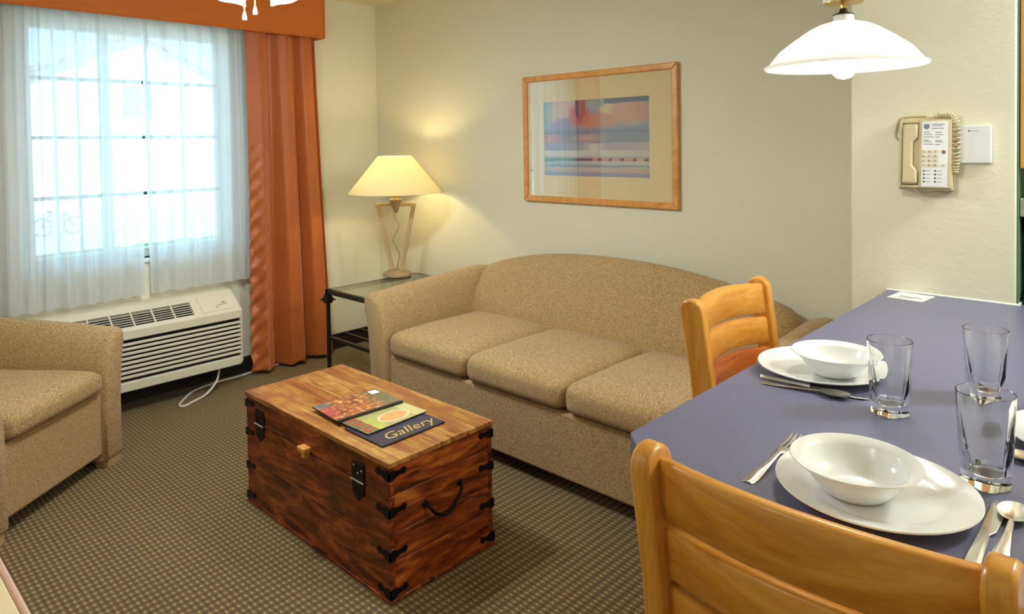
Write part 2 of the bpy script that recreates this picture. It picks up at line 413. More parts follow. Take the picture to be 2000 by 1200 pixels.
# window with dark green glazing bars
w = thing('window_1', 'white framed window with dark green glazing bars behind sheer curtains', 'window', (XW-.1, 1.4, WZ0), world=True)
w['kind'] = 'structure'
bm = B(); X0, X1 = XW-.12, XW-.06
box(bm, X0, X1, WY0, WY0+.05, WZ0, WZ1); box(bm, X0, X1, WY1-.05, WY1, WZ0, WZ1)
box(bm, X0, X1, WY0+.05, WY1-.05, WZ0, WZ0+.05); box(bm, X0, X1, WY0+.05, WY1-.05, WZ1-.05, WZ1)
obj('window_frame', bm, 'white_paint', w, bevel=.004)
YM = 1.262
obj('mullion', box(B(), X0-.004, X1+.004, YM-.022, YM+.022, WZ0+.05, WZ1-.05), 'white_paint', w, bevel=.004)
obj('window_sill', box(B(), XW-.06, XW+.02, WY0-.03, WY1+.03, WZ0-.025, WZ0), 'white_paint', w, bevel=.005)
for ya, yb in ((WY0+.05, YM-.022), (YM+.022, WY1-.05)):
    obj('pane', box(B(), XW-.094, XW-.090, ya, yb, WZ0+.05, WZ1-.05), 'window_pane', w, smooth=0)
    for k in (1, 2):
        y = ya+(yb-ya)*k/3
        obj('glazing_bar', box(B(), XW-.100, XW-.080, y-.006, y+.006, WZ0+.05, WZ1-.05), 'white_paint', w, smooth=0)
for z in (1.166, 1.49, 1.806):
    obj('glazing_bar', box(B(), XW-.102, XW-.054, WY0+.05, WY1-.05, z-.009, z+.009), 'green_metal', w, smooth=0)

# ------------------------------------------------------------------ outside the window (an upper floor)
GZ = -1.95
struct('ground_outside', box(B(), -60, -5.2, -40, 40, GZ-.1, GZ), 'paving', 'pale sunlit paving outside the window')
hs = thing('house', 'white rendered house with shallow gable across the street', 'building', (-46, 12, GZ), world=True)
bm = B(); prism(bm, [(4, GZ), (25, GZ), (25, 3.0), (14.5, 8.06), (4, 3.0)], 'x', -52, -44); obj('wall', bm, 'render_white', hs, smooth=0)
for s in (0, 1):
    bm = B(); a, b = ((3.4, 2.75), (14.5, 8.1)) if s == 0 else ((14.5, 8.1), (25.6, 2.75))
    prism(bm, [a, b, (b[0], b[1]+.3), (a[0], a[1]+.3)], 'x', -52.5, -43.4); obj('roof_slope', bm, 'roof_tile', hs, smooth=0)
for y in (14.5,):
    f = obj('window_frame', box(B(), -44.02, -43.9, y-.9, y+.9, 3.2, 5.2), 'white_paint', hs, smooth=0)
    obj('pane', box(B(), -43.92, -43.88, y-.75, y+.75, 3.35, 5.05), 'window_dark', f, smooth=0)
hb = B()
def hf(u, v):
    a = 2*PI*v; y = -2+14*u
    return (-6.6+.28*math.cos(a)+.05*noise.noise(Vector((y*4, math.cos(a)*3, 2))), y, .29+.29*math.sin(a)+.06*noise.noise(Vector((y*5, math.sin(a)*4, 7))))
grid(hb, 120, 18, hf); bmesh.ops.remove_doubles(hb, verts=hb.verts[:], dist=1e-4)
single('hedge', hb, 'hedge_leaf', 'clipped dark green hedge just outside the window', 'hedge', (-6.6, 5, 0), smooth=60)
single('planter_wall', box(B(), -7.0, -6.2, -2.2, 12.2, GZ, -.06), 'render_white', 'white planter wall carrying the hedge outside', 'wall', (-6.6, 5, GZ), smooth=0)
bk = thing('bicycle', 'green bicycle parked in front of the house across the street', 'bicycle', (-32, 7.5, GZ), world=True)
for y in (7.0, 8.05):
    bm = B(); tube(bm, [(-32, y+.33*math.cos(a*PI/12), GZ+.34+.33*math.sin(a*PI/12)) for a in range(25)], .022, 6, cap=False); wl = obj('wheel', bm, 'bike_green', bk)
    bm = B()
    for a in range(6): tube(bm, [(-32, y, GZ+.34), (-32, y+.32*math.cos(a*PI/3), GZ+.34+.32*math.sin(a*PI/3))], .006, 4)
    obj('spokes', bm, 'bike_green', wl)
bm = B(); z = GZ
for a, b in (((7.0, .34), (7.25, .85)), ((7.25, .85), (7.8, .8)), ((7.8, .8), (7.45, .36)), ((7.45, .36), (7.0, .34)), ((7.45, .36), (7.25, .9)), ((7.77, .98), (8.05, .34))):
    tube(bm, [(-32, a[0], z+a[1]), (-32, b[0], z+b[1])], .02, 6)
obj('frame', bm, 'bike_green', bk)
obj('saddle', box(B(), -32.08, -31.92, 7.13, 7.35, z+.9, z+.97), 'black_plastic', bk, bevel=.03)
bm = B(); tube(bm, [(-32.25, 7.7, z+1.02), (-32, 7.77, z+1.0), (-31.75, 7.7, z+1.02)], .018, 6); obj('handlebar', bm, 'chrome', bk)

# ------------------------------------------------------------------ window dressing
co = thing('window_cornice', 'rust fabric covered cornice box over the window', 'cornice', (XW+.09, 1.4, 2.14), world=True)
CY0, CY1, CZ0, CZ1, CX = .30, 2.505, 2.137, 2.425, XW+.18
obj('front_board', box(B(), CX-.02, CX, CY0, CY1, CZ0, CZ1), 'rust_linen', co, bevel=.006)
obj('return_board', box(B(), XW, CX-.02, CY1-.02, CY1, CZ0, CZ1), 'rust_linen', co, bevel=.004)
obj('return_board', box(B(), XW, CX-.02, CY0, CY0+.02, CZ0, CZ1), 'rust_linen', co, bevel=.004)
obj('top_board', box(B(), XW, CX-.02, CY0+.02, CY1-.02, CZ1-.02, CZ1), 'rust_linen', co)
bm = B(); tube(bm, [(CX, CY0, CZ0), (CX, CY1, CZ0), (XW+.01, CY1, CZ0)], .006, 6); obj('piping', bm, 'rust_linen', co)
bm = B(); tube(bm, [(CX, CY1, CZ0), (CX, CY1, CZ1)], .005, 6); obj('piping', bm, 'rust_linen', co)

def drape(y0, y1, z0, z1, xc, amp, folds, seed, flare=0.0, nu=220, nv=46, hem=.01, topy=None):
    rnd = random.Random(seed); bm = B()
    ph = [rnd.uniform(0, 6.28) for _ in range(6)]; wr = [rnd.uniform(.7, 1.3) for _ in range(8)]
    ty0, ty1 = topy or (y0, y1)
    def fn(u, v):
        s = u + .018*math.sin(2*PI*u*2.3+ph[0]) + .010*math.sin(2*PI*u*5.1+ph[1])
        k = math.sin(2*PI*folds*s+ph[2]); k = math.copysign(abs(k)**.75, k)
        down = 1-v
        a = amp*(.55+.6*down)*(.75+.35*math.sin(2*PI*u*1.7+ph[3]))
        x = xc + a*k + amp*.35*math.sin(2*PI*folds*2.07*s+ph[4]+down*1.2) + .004*math.sin(9*v+ph[5]+8*u)
        ya = y0+(ty0-y0)*v; yb = y1+(ty1-y1)*v
        y = ya+(yb-ya)*u + .35*amp*math.cos(2*PI*folds*s+ph[2]) + flare*down*(u-.5)
        z = z0+(z1-z0)*v
        if v < .02: z += hem*math.sin(2*PI*folds*s+ph[2]+.8)
        return (x, y, z)
    grid(bm, nu, nv, fn); return bm
rc = thing('rust_curtain', 'rust satin curtain hanging in deep folds right of the air conditioner', 'curtain', (XW+.12, 2.24, 0), world=True)
# individual folds modelled after the hanging cloth
def rust(u, v):
    d = 1-v
    knots = [(0, .0), (.12, .030), (.27, .012), (.36, -.062), (.45, .022), (.56, .035), (.66, .012), (.72, -.058), (.80, .024), (.90, .022), (.95, -.034), (1, .0)]
    for (a, xa), (b, xb) in zip(knots, knots[1:]):
        if u <= b: q = (u-a)/(b-a); q = q*q*(3-2*q); x = xa+(xb-xa)*q; break
    x = XW+.125 + x*(.5+.75*d) + .005*math.sin(u*40+d*3)*(.3+d)
    # tight crinkles near the leading edge
    ce = max(0, 1-u/.22)*max(0, min(1, (d-.3)*2.2))
    x += ce*.010*math.sin(d*150+u*46) + ce*.006*math.sin(d*92-u*20) + .004*max(0, d-.55)*math.sin(d*60+u*30)
    yl = 1.985+.008*math.sin(d*5)*d; yr = 2.455+.095*d**1.2
    y = yl+(yr-yl)*(u+.03*math.sin(u*2*PI*2.5))
    return (x, y, .022+(2.30-.022)*v + (.008*math.sin(u*26) if v < .01 else 0))
bm = B(); grid(bm, 160, 150, rust)
o = obj('cloth', bm, 'rust_satin', rc, smooth=80); so = o.modifiers.new('thick', 'SOLIDIFY'); so.thickness = .003
lc = thing('rust_curtain', 'rust satin curtain at the left edge of the photo beside the armchair', 'curtain', (XW+.12, .5, 0), world=True)
o = obj('cloth', drape(.34, .705, .02, 2.3, XW+.075, .022, 4.5, 5), 'rust_satin', lc, smooth=80); so = o.modifiers.new('thick', 'SOLIDIFY'); so.thickness = .003
o = single('sheer_curtain', drape(.722, 1.384, .598, 2.3, XW+.07, .023, 7.5, 11, hem=.006, topy=(.722, 1.410)), 'voile', 'white sheer curtain over the left half of the window', 'curtain', (XW+.07, 1, .6), 'sheer curtains', smooth=80)
o = single('sheer_curtain', drape(1.432, 2.02, .602, 2.3, XW+.07, .023, 6.0, 23, hem=.006, topy=(1.405, 2.02)), 'voile', 'white sheer curtain over the right half of the window, beside the rust curtain', 'curtain', (XW+.07, 1.7, .6), 'sheer curtains', smooth=80)

# ------------------------------------------------------------------ air conditioner
ac = thing('air_conditioner', 'cream through-wall air conditioner with louvred front under the window', 'air conditioner', (-4.12, 1.335, .13), world=True)
AY0, AY1, AXF = .80, 1.866, -4.0
s0 = Vector((AXF, .458)); s1 = Vector((-4.135, .558)); e2 = (s1-s0).normalized(); nn = Vector((-e2.y, e2.x)); nn = nn if nn.x > 0 else -nn
b0 = s0-nn*.02; b1 = s1-nn*.02
bm = B(); prism(bm, [(XW, .135), (AXF-.03, .135), (AXF-.03, .43), (b0.x-.02, b0.y-.01), (b1.x, b1.y), (XW, .535)], 'y', AY0+.012, AY1-.012); obj('body', bm, 'slot_dark', ac, smooth=0)
bm = B(); prism(bm, [(s1.x, s1.y), (s1.x-.02, .565), (XW+.002, .566), (XW+.002, .536), (b1.x, b1.y)], 'y', AY0, AY1); obj('top_cover', bm, 'cream_plastic', ac, smooth=0, bevel=.003)
# end caps
for ya, yb in ((AY0, AY0+.012), (AY1-.012, AY1)):
    bm = B(); prism(bm, [(XW, .135), (AXF-.02, .135), (AXF, .15), (AXF, .44), (s0.x, s0.y), (s1.x, s1.y), (s1.x-.02, .565), (XW, .565)], 'y', ya, yb); obj('end_cap', bm, 'cream_plastic', ac, bevel=.004)
Ms = Matrix(((0, e2.x, nn.x, s0.x), (1, 0, 0, 0), (0, e2.y, nn.y, s0.y), (0, 0, 0, 1)))   # local (along y, up the slope, out)
L = (s1-s0).length; GA, GB, G0, G1 = .868, 1.60, .030, .128
bm = B(); box(bm, AY0+.012, AY1-.012, 0, G0, -.02, 0, Ms); box(bm, AY0+.012, AY1-.012, G1, L, -.02, 0, Ms); box(bm, AY0+.012, GA, G0, G1, -.02, 0, Ms); box(bm, GB, AY1-.012, G0, G1, -.02, 0, Ms)
obj('sloped_panel', bm, 'cream_plastic', ac, smooth=0)
for k in range(1, 7):
    y = GA+(GB-GA)*k/7+.0; obj('grille_bar', box(B(), y-.0035, y+.0035, G0, G1, -.012, .001, Ms), 'cream_plastic', ac, smooth=0)
for k in range(1, 6):
    q = G0+(G1-G0)*k/6; obj('grille_louver', box(B(), GA, GB, q-.0016, q+.0016, -.007, -.002, Ms), 'cream_plastic', ac, smooth=0)
door = obj('control_door', box(B(), 1.645, 1.835, .026, .150, .0005, .004, Ms), 'cream_plastic', ac, bevel=.0025)
bm = B(); prism(bm, [(1.735, .044), (1.742, .058), (1.76, .066), (1.80, .068), (1.80, .075), (1.755, .074), (1.735, .066), (1.728, .046)], 'z', .004, .008); bmesh.ops.transform(bm, matrix=Ms, verts=bm.verts[:]); obj('finger_grip', bm, 'key_plastic', door, smooth=0)
obj('logo', box(B(), 1.772, 1.79, .082, .087, .004, .0048, Ms), 'dark_ink', door, smooth=0)
# front frame and louvers
obj('front_strip', box(B(), AXF-.03, AXF, AY0+.012, AY1-.012, .412, .458), 'cream_plastic', ac, bevel=.004)
obj('front_strip', box(B(), AXF-.03, AXF, AY0+.012, AY1-.012, .135, .187), 'cream_plastic', ac, bevel=.006)
NS = 9; pz = (.412-.187)/NS
for k in range(NS-1):
    z = .187+pz*(k+1)-.0065
    bm = B(); prism(bm, [(AXF-.012, z+.004), (AXF-.010, z), (AXF-.002, z), (AXF, z+.003), (AXF-.001, z+.0125), (AXF-.006, z+.0145)], 'y', AY0+.012, AY1-.014); obj('louver', bm, 'cream_plastic', ac, smooth=20)
bm = B(); pts = [(-4.06, 1.75, .14), (-4.04, 1.72, .06), (-4.0, 1.64, .012), (-3.955, 1.545, .006), (-3.93, 1.50, .006), (-3.95, 1.475, .006), (-4.02, 1.52, .007), (-4.12, 1.62, .008), (-4.17, 1.78, .008), (-4.175, 1.92, .008), (-4.20, 2.1, .008), (-4.22, 2.3, .008)]
def smoothpath(pts, n=8):
    P = [Vector(p) for p in pts]; P = [P[0]*2-P[1]]+P+[P[-1]*2-P[-2]]; out = []
    for i in range(1, len(P)-2):
        for k in range(n):
            t_ = k/n; a, b, c, d = P[i-1], P[i], P[i+1], P[i+2]
            out.append(.5*((2*b)+(c-a)*t_+(2*a-5*b+4*c-d)*t_*t_+(3*b-a-3*c+d)*t_**3))
    out.append(P[-2]); return out
tube(bm, smoothpath(pts), .0065, 8); obj('power_cord', bm, 'white_cable', ac, smooth=60, label='white power cord looping on the carpet')

# ------------------------------------------------------------------ sofa and armchair
def arm_part(par, xo, xi, y0, y1, zf, zb, flare=.045):
    """xo outer x, xi inner x; flares outward to the top"""
    s = 1 if xo > xi else -1; bm = B(); rings = []
    N = 12
    for j in range(N+1):
        t_ = j/N; y = y0+(y1-y0)*t_; zt = zf+(zb-zf)*(t_**.8); fl = flare*s
        e = 1 - (.12 if j in (0, N) else 0)
        cx = (xo+xi)/2
        w_ = xo-xi
        prof = [(xi, .035), (xi, .30), (xi+.2*fl, .44), (xi+.75*fl, zt-.085), (xi+1.0*fl+.14*w_, zt-.034), (xi+1.1*fl+.36*w_, zt-.009), (xi+1.15*fl+.6*w_, zt),
                (xo-.16*w_+1.1*fl, zt-.002), (xo+1.12*fl, zt-.028), (xo+1.0*fl, zt-.075), (xo+.42*fl, .44), (xo+.05*fl, .28), (xo, .035)]
        zc = zt*.5
        rings.append([(cx+(px-cx)*e, y + (.0), zc+(pz_-zc)*(1-(1-e)*.3)) for px, pz_ in prof])
    # softened front and back
    rings[0] = [(x, y0+.012, z) for x, y, z in rings[0]]
    f = [(x, y0, z) for x, y, z in [((p[0]-(xo+xi)/2)*.86+(xo+xi)/2, 0, (p[2]-.33)*.965+.33) for p in rings[0]]]
    r1 = [(x, y0+.03, z) for x, y, z in rings[1]]; rings[0] = [((a[0]*.3+b[0]*.7), y0+.008, a[2]*.3+b[2]*.7) for a, b in zip(f, rings[1])]
    loft(bm, [f]+rings[:1]+[r1]+rings[1:]); o = obj('arm', bm, 'tweed', par, smooth=50)
    return o

sf = thing('sofa', 'tan tweed three-cushion sofa with arched back along the cream wall', 'sofa', (-2.045, 2.6, 0), world=True)
obj('base', box(B(), -2.915, -1.175, 2.135, 2.96, .065, .338), 'tweed', sf, bevel=.012)
arm_part(sf, -3.06, -2.912, 2.105, 2.98, .635, .69); arm_part(sf, -1.03, -1.178, 2.105, 2.98, .635, .69)
xs = [-2.905, -2.33, -1.755, -1.18]
for a, b in zip(xs, xs[1:]): obj('seat_cushion', cushion(B(), a+.004, b-.004, 2.110, 2.76, .342, .464, .042, .024), 'tweed', sf, smooth=80)
def sofa_back(xa, xb, zs, ze, zm, yf0, yf1, par, yb=2.99):
    bm = B(); rings = []; N = 48
    for i in range(N+1):
        u = i/N; x = xa+(xb-xa)*u; k = 1-abs(2*u-1)**2.3
        zt = zs+(zm-zs)*k
        edge = min(u, 1-u)*(xb-xa)
        rd = .10
        if edge < rd: zt -= (1-math.sqrt(max(0, 1-((rd-edge)/rd)**2)))*.10; inset = (1-math.sqrt(max(0, 1-((rd-edge)/rd)**2)))*.045
        else: inset = 0
        th = zt-.3
        rings.append([(x, yf0+.02+inset, .30), (x, yf0+inset-.012+.01, .36), (x, yf0+inset+.3*(yf1-yf0)-.015, .36+.35*th), (x, yf0+inset+.62*(yf1-yf0)-.012, .36+.62*th-.02), (x, yf1-.03+inset, zt-.075), (x, yf1-.004+inset, zt-.03), (x, yf1+.035, zt-.004), (x, yf1+.075, zt), (x, yb-.035, zt-.015), (x, yb-.008, zt-.05), (x, yb, zt-.12), (x, yb, .1)])
    loft(bm, rings); return obj('backrest', bm, 'tweed', par, smooth=60)
sofa_back(-2.995, -1.095, .69, .69, .835, 2.70, 2.83, sf)
for x in (-3.0, -1.09):
    for y in (2.14, 2.92):
        obj('leg', box(B(), x-.03, x+.03, y-.03, y+.03, 0, .045), 'dark_base', sf, smooth=0)

# armchair: local frame, front towards -y
ch = thing('armchair', 'tan tweed armchair with flared arms in front of the window', 'armchair', (-3.555, .50, 0), math.radians(129.4))
D0 = -.39; D1 = .34
obj('base', box(B(), -.275, .275, D0+.012, D1-.02, .065, .345), 'tweed', ch, bevel=.012)
arm_part(ch, -.385, -.272, D0-.012, D1, .60, .66, .035); arm_part(ch, .385, .272, D0-.012, D1, .60, .66, .035)
obj('seat_cushion', cushion(B(), -.268, .268, D0-.014, .20, .35, .450, .036, .018), 'tweed', ch, smooth=80)
sofa_back(-.31, .31, .70, .70, .78, .14, .22, ch, yb=.355)
for x in (-.335, .335):
    for y in (D0+.03, D1-.04):
        obj('leg', box(B(), x-.045, x+.045, y-.03, y+.03, 0, .045), 'tweed', ch, smooth=0)

# ------------------------------------------------------------------ storage chest
tr_ = thing('storage_chest', 'reddish brown plank wood chest with black iron brackets used as coffee table', 'chest', (-2.215, 1.485, 0), world=True)
TX0, TX1, TY0, TY1, TH = -2.69, -1.742, 1.262, 1.708, .445
ZL = .335       # lid joint
t0 = TY0-.004; ys = [t0, 1.345, 1.47, 1.592, TY1+.004]
for a, b in zip(ys, ys[1:]):
    obj('lid_plank', box(B(), TX0-.006, TX1+.006, a+.0008, b-.0008, TH-.018, TH+random.uniform(-.0008, .0008)), 'chest_top', tr_, bevel=.0025)
obj('lid_board', box(B(), TX0, TX1, TY0, TY0+.02, ZL+.002, TH-.018), 'chest_board', tr_, bevel=.002)
obj('lid_board', box(B(), TX0, TX1, TY1-.02, TY1, ZL+.002, TH-.018), 'chest_board', tr_, bevel=.002)
obj('lid_board', box(B(), TX1-.02, TX1, TY0+.02, TY1-.02, ZL+.002, TH-.018), 'chest_side_lit', tr_, bevel=.002)
obj('lid_board', box(B(), TX0, TX0+.02, TY0+.02, TY1-.02, ZL+.002, TH-.018), 'chest_side_lit', tr_, bevel=.002)
for z0, z1 in ((.012, .172), (.174, ZL)):
    obj('front_board', box(B(), TX0, TX1, TY0, TY0+.02, z0, z1), 'chest_board', tr_, bevel=.002)
    obj('back_board', box(B(), TX0, TX1, TY1-.02, TY1, z0, z1), 'chest_board', tr_, bevel=.002)
for z0, z1 in ((.012, .125), (.127, .215), (.217, ZL)):
    obj('end_board', box(B(), TX1-.02, TX1, TY0+.02, TY1-.02, z0, z1), 'chest_side_lit', tr_, bevel=.002)
    obj('end_board', box(B(), TX0, TX0+.02, TY0+.02, TY1-.02, z0, z1), 'chest_side_lit', tr_, bevel=.002)
obj('bottom_board', box(B(), TX0-.004, TX1+.004, TY0-.004, TY1+.004, 0, .012), 'chest_board', tr_, bevel=.002)
def bracket(cx, cy, sx, sy, z):
    """iron strap bent round a vertical corner; sx, sy = outward directions"""
    bm = B(); th = .004; Ln = .062
    def strap(d):
        pts = [(-.004, -.014), (.012, -.016), (.03, -.008), (.046, -.007), (.052, -.012), (Ln, -.008), (Ln+.003, 0), (Ln, .008), (.052, .012), (.046, .007), (.03, .008), (.012, .016), (-.004, .014)]
        return pts
    if True:
        p = [(cx-sx*a, z+b+.006*(a/Ln)) for a, b in strap(0)]; prism(bm, p, 'y', cy, cy+sy*th)
        p = [(cy-sy*a, z+b+.006*(a/Ln)) for a, b in strap(0)]; prism(bm, p, 'x', cx, cx+sx*th)
    obj('corner_bracket', bm, 'black_iron', tr_, smooth=0)
for z in (.03, .15, .285, .40):
    bracket(TX1, TY0, 1, -1, z); bracket(TX1, TY1, 1, 1, z); bracket(TX0, TY0, -1, -1, z); bracket(TX0, TY1, -1, 1, z)
for x in (-2.575, -1.905):
    hp = obj('hasp_plate', box(B(), x-.035, x+.035, TY0-.004, TY0, ZL+.004, ZL+.062), 'black_iron', tr_, bevel=.001)
    bm = B(); prism(bm, [(x-.035, ZL+.002), (x-.03, ZL-.04), (x, ZL-.062), (x+.03, ZL-.04), (x+.035, ZL+.002)], 'y', TY0-.004, TY0); obj('hasp_plate', bm, 'black_iron', tr_, smooth=0)
    bm = B(); tube(bm, [(x-.036, TY0-.006, ZL+.003), (x+.036, TY0-.006, ZL+.003)], .003, 8); obj('hinge_pin', bm, 'steel', tr_)
    for dx, dz in ((-.022, .05), (.0, .028), (.02, .04)):
        if x > -2: bm = B(); lathe(bm, [(0, .003), (.003, .002), (.004, 0)], 10, M=frameM((x+dx, TY0-.004, ZL+dz), (1, 0, 0), (0, 0, 1))); obj('rivet', bm, 'steel', hp)
lk = obj('wood_catch', box(B(), -2.245, -2.195, TY0-.03, TY0, .345, .362), 'frame_oak', tr_, bevel=.003, label='pale wooden catch block')
obj('peg', box(B(), -2.222, -2.202, TY0-.026, TY0-.002, .327, .345), 'frame_oak', lk, bevel=.002)
bm = B(); pts = smoothpath([(TX1+.004, 1.405, .262), (TX1+.02, 1.41, .252), (TX1+.022, 1.43, .228), (TX1+.024, 1.462, .212), (TX1+.024, 1.49, .217), (TX1+.024, 1.522, .243), (TX1+.02, 1.545, .272), (TX1+.004, 1.552, .279)], 5)
tube(bm, pts, .0055, 8); hd = obj('end_handle', bm, 'black_iron', tr_, smooth=60, label='curved black iron carrying handle')
for y, z in ((1.403, .263), (1.552, .279)):
    bm = B(); lathe(bm, [(0, .008), (.008, .006), (.012, 0)], 12, M=frameM((TX1, y, z), (0, 1, 0), (0, 0, 1))); obj('handle_mount', bm, 'black_iron', hd)

# magazines --------------------------------------------------------
def colour_grid(bm, o_fn, nu, nv, colfn):
    lay = bm.loops.layers.float_color.new('print'); vs = [[bm.verts.new(o_fn(i/nu, j/nv)) for j in range(nv+1)] for i in range(nu+1)]
    for i in range(nu):
        for j in range(nv):
            f = bm.faces.new((vs[i][j], vs[i+1][j], vs[i+1][j+1], vs[i][j+1]))
            for lp, (a, b) in zip(f.loops, ((i, j), (i+1, j), (i+1, j+1), (i, j+1))): lp[lay] = lin(colfn(a/nu, b/nv))
    return bm
def mixc(a, b, t_): t_ = max(0, min(1, t_)); return tuple(x+(y-x)*t_ for x, y in zip(a, b))
def N2(x, y, s=0): return noise.noise(Vector((x, y, s)))*.5+.5
def magazine(name, label, x0, x1, y0, y1, z, th, cover, rot=0):
    c = ((x0+x1)/2, (y0+y1)/2, z)
    o = thing(name, label, 'magazine', c, rot, 'magazines on the chest')
    hx, hy = (x1-x0)/2, (y1-y0)/2
    obj('pages', box(B(), -hx+.001, hx-.0005, -hy+.001, hy-.001, 0, th), 'page_edge', o, smooth=0)
    if callable(cover):
        bm = B(); colour_grid(bm, lambda u, v: (-hx+2*hx*u, -hy+2*hy*v, th+.0006), 84, 84, cover); obj('cover', bm, 'printed', o, smooth=0)
    else: obj('cover', box(B(), -hx, hx, -hy, hy, th, th+.0008), cover, o, bevel=.0003)
    return o, hx, hy, th
o, hx, hy, th = magazine('magazine', 'navy magazine with gold script title, lowest of three on the chest', -2.06, -1.843, 1.312, 1.578, TH+.001, .005, 'navy_cover', 0)
text_mesh('Gallery', .072, 'gold_ink', o, frameM((hx-.024, -hy+.035, th+.0012), (0, 1, 0), (-1, 0, 0)), 'title', shear=.35)
def cov_mid(u, v):
    b = mixc((150, 152, 84), (206, 196, 130), N2(u*5, v*5, 3)); d = math.hypot((u-.72)*1.0, (v-.60)*.8)
    if d < .17: b = mixc((236, 190, 110), (222, 120, 80), N2(u*16, v*16, 4)*1.2-.2)
    if .17 < d < .195: b = (244, 228, 200)
    if v > .82: b = mixc(b, (214, 214, 150), .7)
    if v < .2: b = mixc((92, 98, 60), (140, 134, 86), N2(u*8, v*8, 5))
    elif v < .36 and u > .5: b = mixc(b, (190, 204, 80), .6)
    return b
o, hx, hy, th = magazine('magazine', 'magazine with red letters and a food bowl cover, middle of three on the chest', -2.165, -1.95, 1.325, 1.587, TH+.0072, .004, cov_mid, math.radians(2))
text_mesh('TUCSON', .058, 'red_ink', o, frameM((hx-.006, -hy+.052, th+.0012), (-1, 0, 0), (0, -1, 0)), 'title')
def cov_top(u, v):
    b = mixc((196, 108, 52), (128, 62, 40), N2(u*4, v*7, 8)*1.6-.3); b = mixc(b, (246, 170, 70), (N2(u*9, v*13, 9)-.55)*4)
    b = mixc(b, (244, 206, 156), (N2(u*24, v*15, 11)-.60)*5); b = mixc(b, (70, 40, 30), (N2(u*20, v*26, 14)-.64)*5)
    b = mixc(b, (84, 96, 58), (v-.62)*3+(N2(u*8, v*8, 12)-.5)*1.4)
    if v > .8: b = mixc(b, (92, 90, 64), .7)
    b = mixc(b, (92, 118, 132), max(0, 1-math.hypot(u-.12, v-.1)*5)*1.2)
    b = mixc(b, (196, 74, 92), max(0, 1-math.hypot((u-.5)*.9, (v-.08)*2.2)*3.2))
    return b
o, hx, hy, th = magazine('magazine', 'orange food magazine with a white label, topmost of three on the chest', -2.285, -2.092, 1.318, 1.588, TH+.0128, .005, cov_top, math.radians(-4))
obj('address_label', box(B(), -hx+.012, -hx+.05, hy-.045, hy-.01, th+.0007, th+.0012), 'paper', o, smooth=0)
obj('spine', box(B(), hx-.012, hx+.001, -hy, hy, th-.004, th+.0012), 'page_edge', o, smooth=0)

# ------------------------------------------------------------------ end table and lamp
et = thing('end_table', 'dark bronze end table with clear glass top in the corner', 'end table', (-3.36, 2.53, 0), world=True)
EX0, EX1, EY0, EY1, EZ = -3.60, -3.15, 2.20, 2.86, .58
bm = B(); q = .011
for a, b in (((EX0, EY0), (EX1, EY0)), ((EX1, EY0), (EX1, EY1)), ((EX1, EY1), (EX0, EY1)), ((EX0, EY1), (EX0, EY0))):
    x0, x1 = sorted((a[0], b[0])); y0, y1 = sorted((a[1], b[1])); box(bm, x0-q, x1+q, y0-q, y1+q, EZ-.026, EZ)
obj('top_frame', bm, 'bronze', et, smooth=0)
obj('glass_top', box(B(), EX0+.004, EX1-.004, EY0+.004, EY1-.004, EZ-.002, EZ+.004), 'table_pane', et, smooth=0)
for x in (EX0, EX1):
    for y in (EY0, EY1):
        bm = B(); tube(bm, [(x, y, 0), (x, y, EZ-.08)], .0125, 12)
        lg = obj('leg', bm, 'bronze', et)
        bm = B(); r = .0
        for rr, z0, z1 in ((.019, EZ-.08, EZ-.066), (.031, EZ-.066, EZ-.058), (.022, EZ-.058, EZ-.046), (.016, EZ-.046, EZ-.026)): box(bm, x-rr, x+rr, y-rr, y+rr, z0, z1)
        obj('capital', bm, 'bronze', lg, smooth=0)
for a, b in (((EX0, EY0), (EX1, EY0)), ((EX1, EY0), (EX1, EY1)), ((EX1, EY1), (EX0, EY1)), ((EX0, EY1), (EX0, EY0))):
    bm = B(); tube(bm, [(*a, .295), (*b, .295)], .009, 8, square=True); obj('shelf_rail', bm, 'bronze', et, smooth=0)
for k in range(1, 6):
    y = EY0+(EY1-EY0)*k/6; bm = B(); tube(bm, [(EX0, y, .295), (EX1, y, .295)], .007, 8, square=True); obj('shelf_bar', bm, 'bronze', et, smooth=0)

lx, ly = -3.60, 2.705; LZ = EZ+.0045
lp = thing('table_lamp', 'table lamp with wide cream shade and V-shaped stone base', 'lamp', (lx, ly, LZ), world=True)
rv = Vector((rt.x, rt.y, 0)).normalized()      # the frame of the base lies across the corner
def LP(u, z): return (lx+rv.x*u, ly+rv.y*u, z)
bm = B(); lathe(bm, [(0, 0), (.085, 0), (.09, .004), (.09, .018), (.082, .024), (.062, .026), (.06, .034), (.03, .04), (0, .041)], 40, (lx, ly, LZ)); obj('base', bm, 'stone_base', lp)
for s in (-1, 1):
    bm = B(); tube(bm, [LP(s*.028, LZ+.036), LP(s*.116, 1.045)], .0125, 8, square=True); obj('arm', bm, 'plaster_stone', lp, smooth=0)
    bm = B(); lathe(bm, [(0, 0), (.02, 0), (.02, .012), (.014, .02), (0, .021)], 16, LP(s*.028, LZ+.036)); obj('foot_collar', bm, 'plaster_stone', lp)
bm = B(); tube(bm, [LP(-.128, 1.04), LP(.128, 1.04)], .0105, 8, square=True); obj('crossbar', bm, 'plaster_stone', lp, smooth=0)
bm = B(); lathe(bm, [(0, -.072), (.012, -.06), (.03, -.01), (.034, .006), (.04, .012), (.04, .022), (.018, .026), (.016, .075), (0, .075)], 24, (lx, ly, 1.055)); obj('socket_cone', bm, 'stone_base', lp)
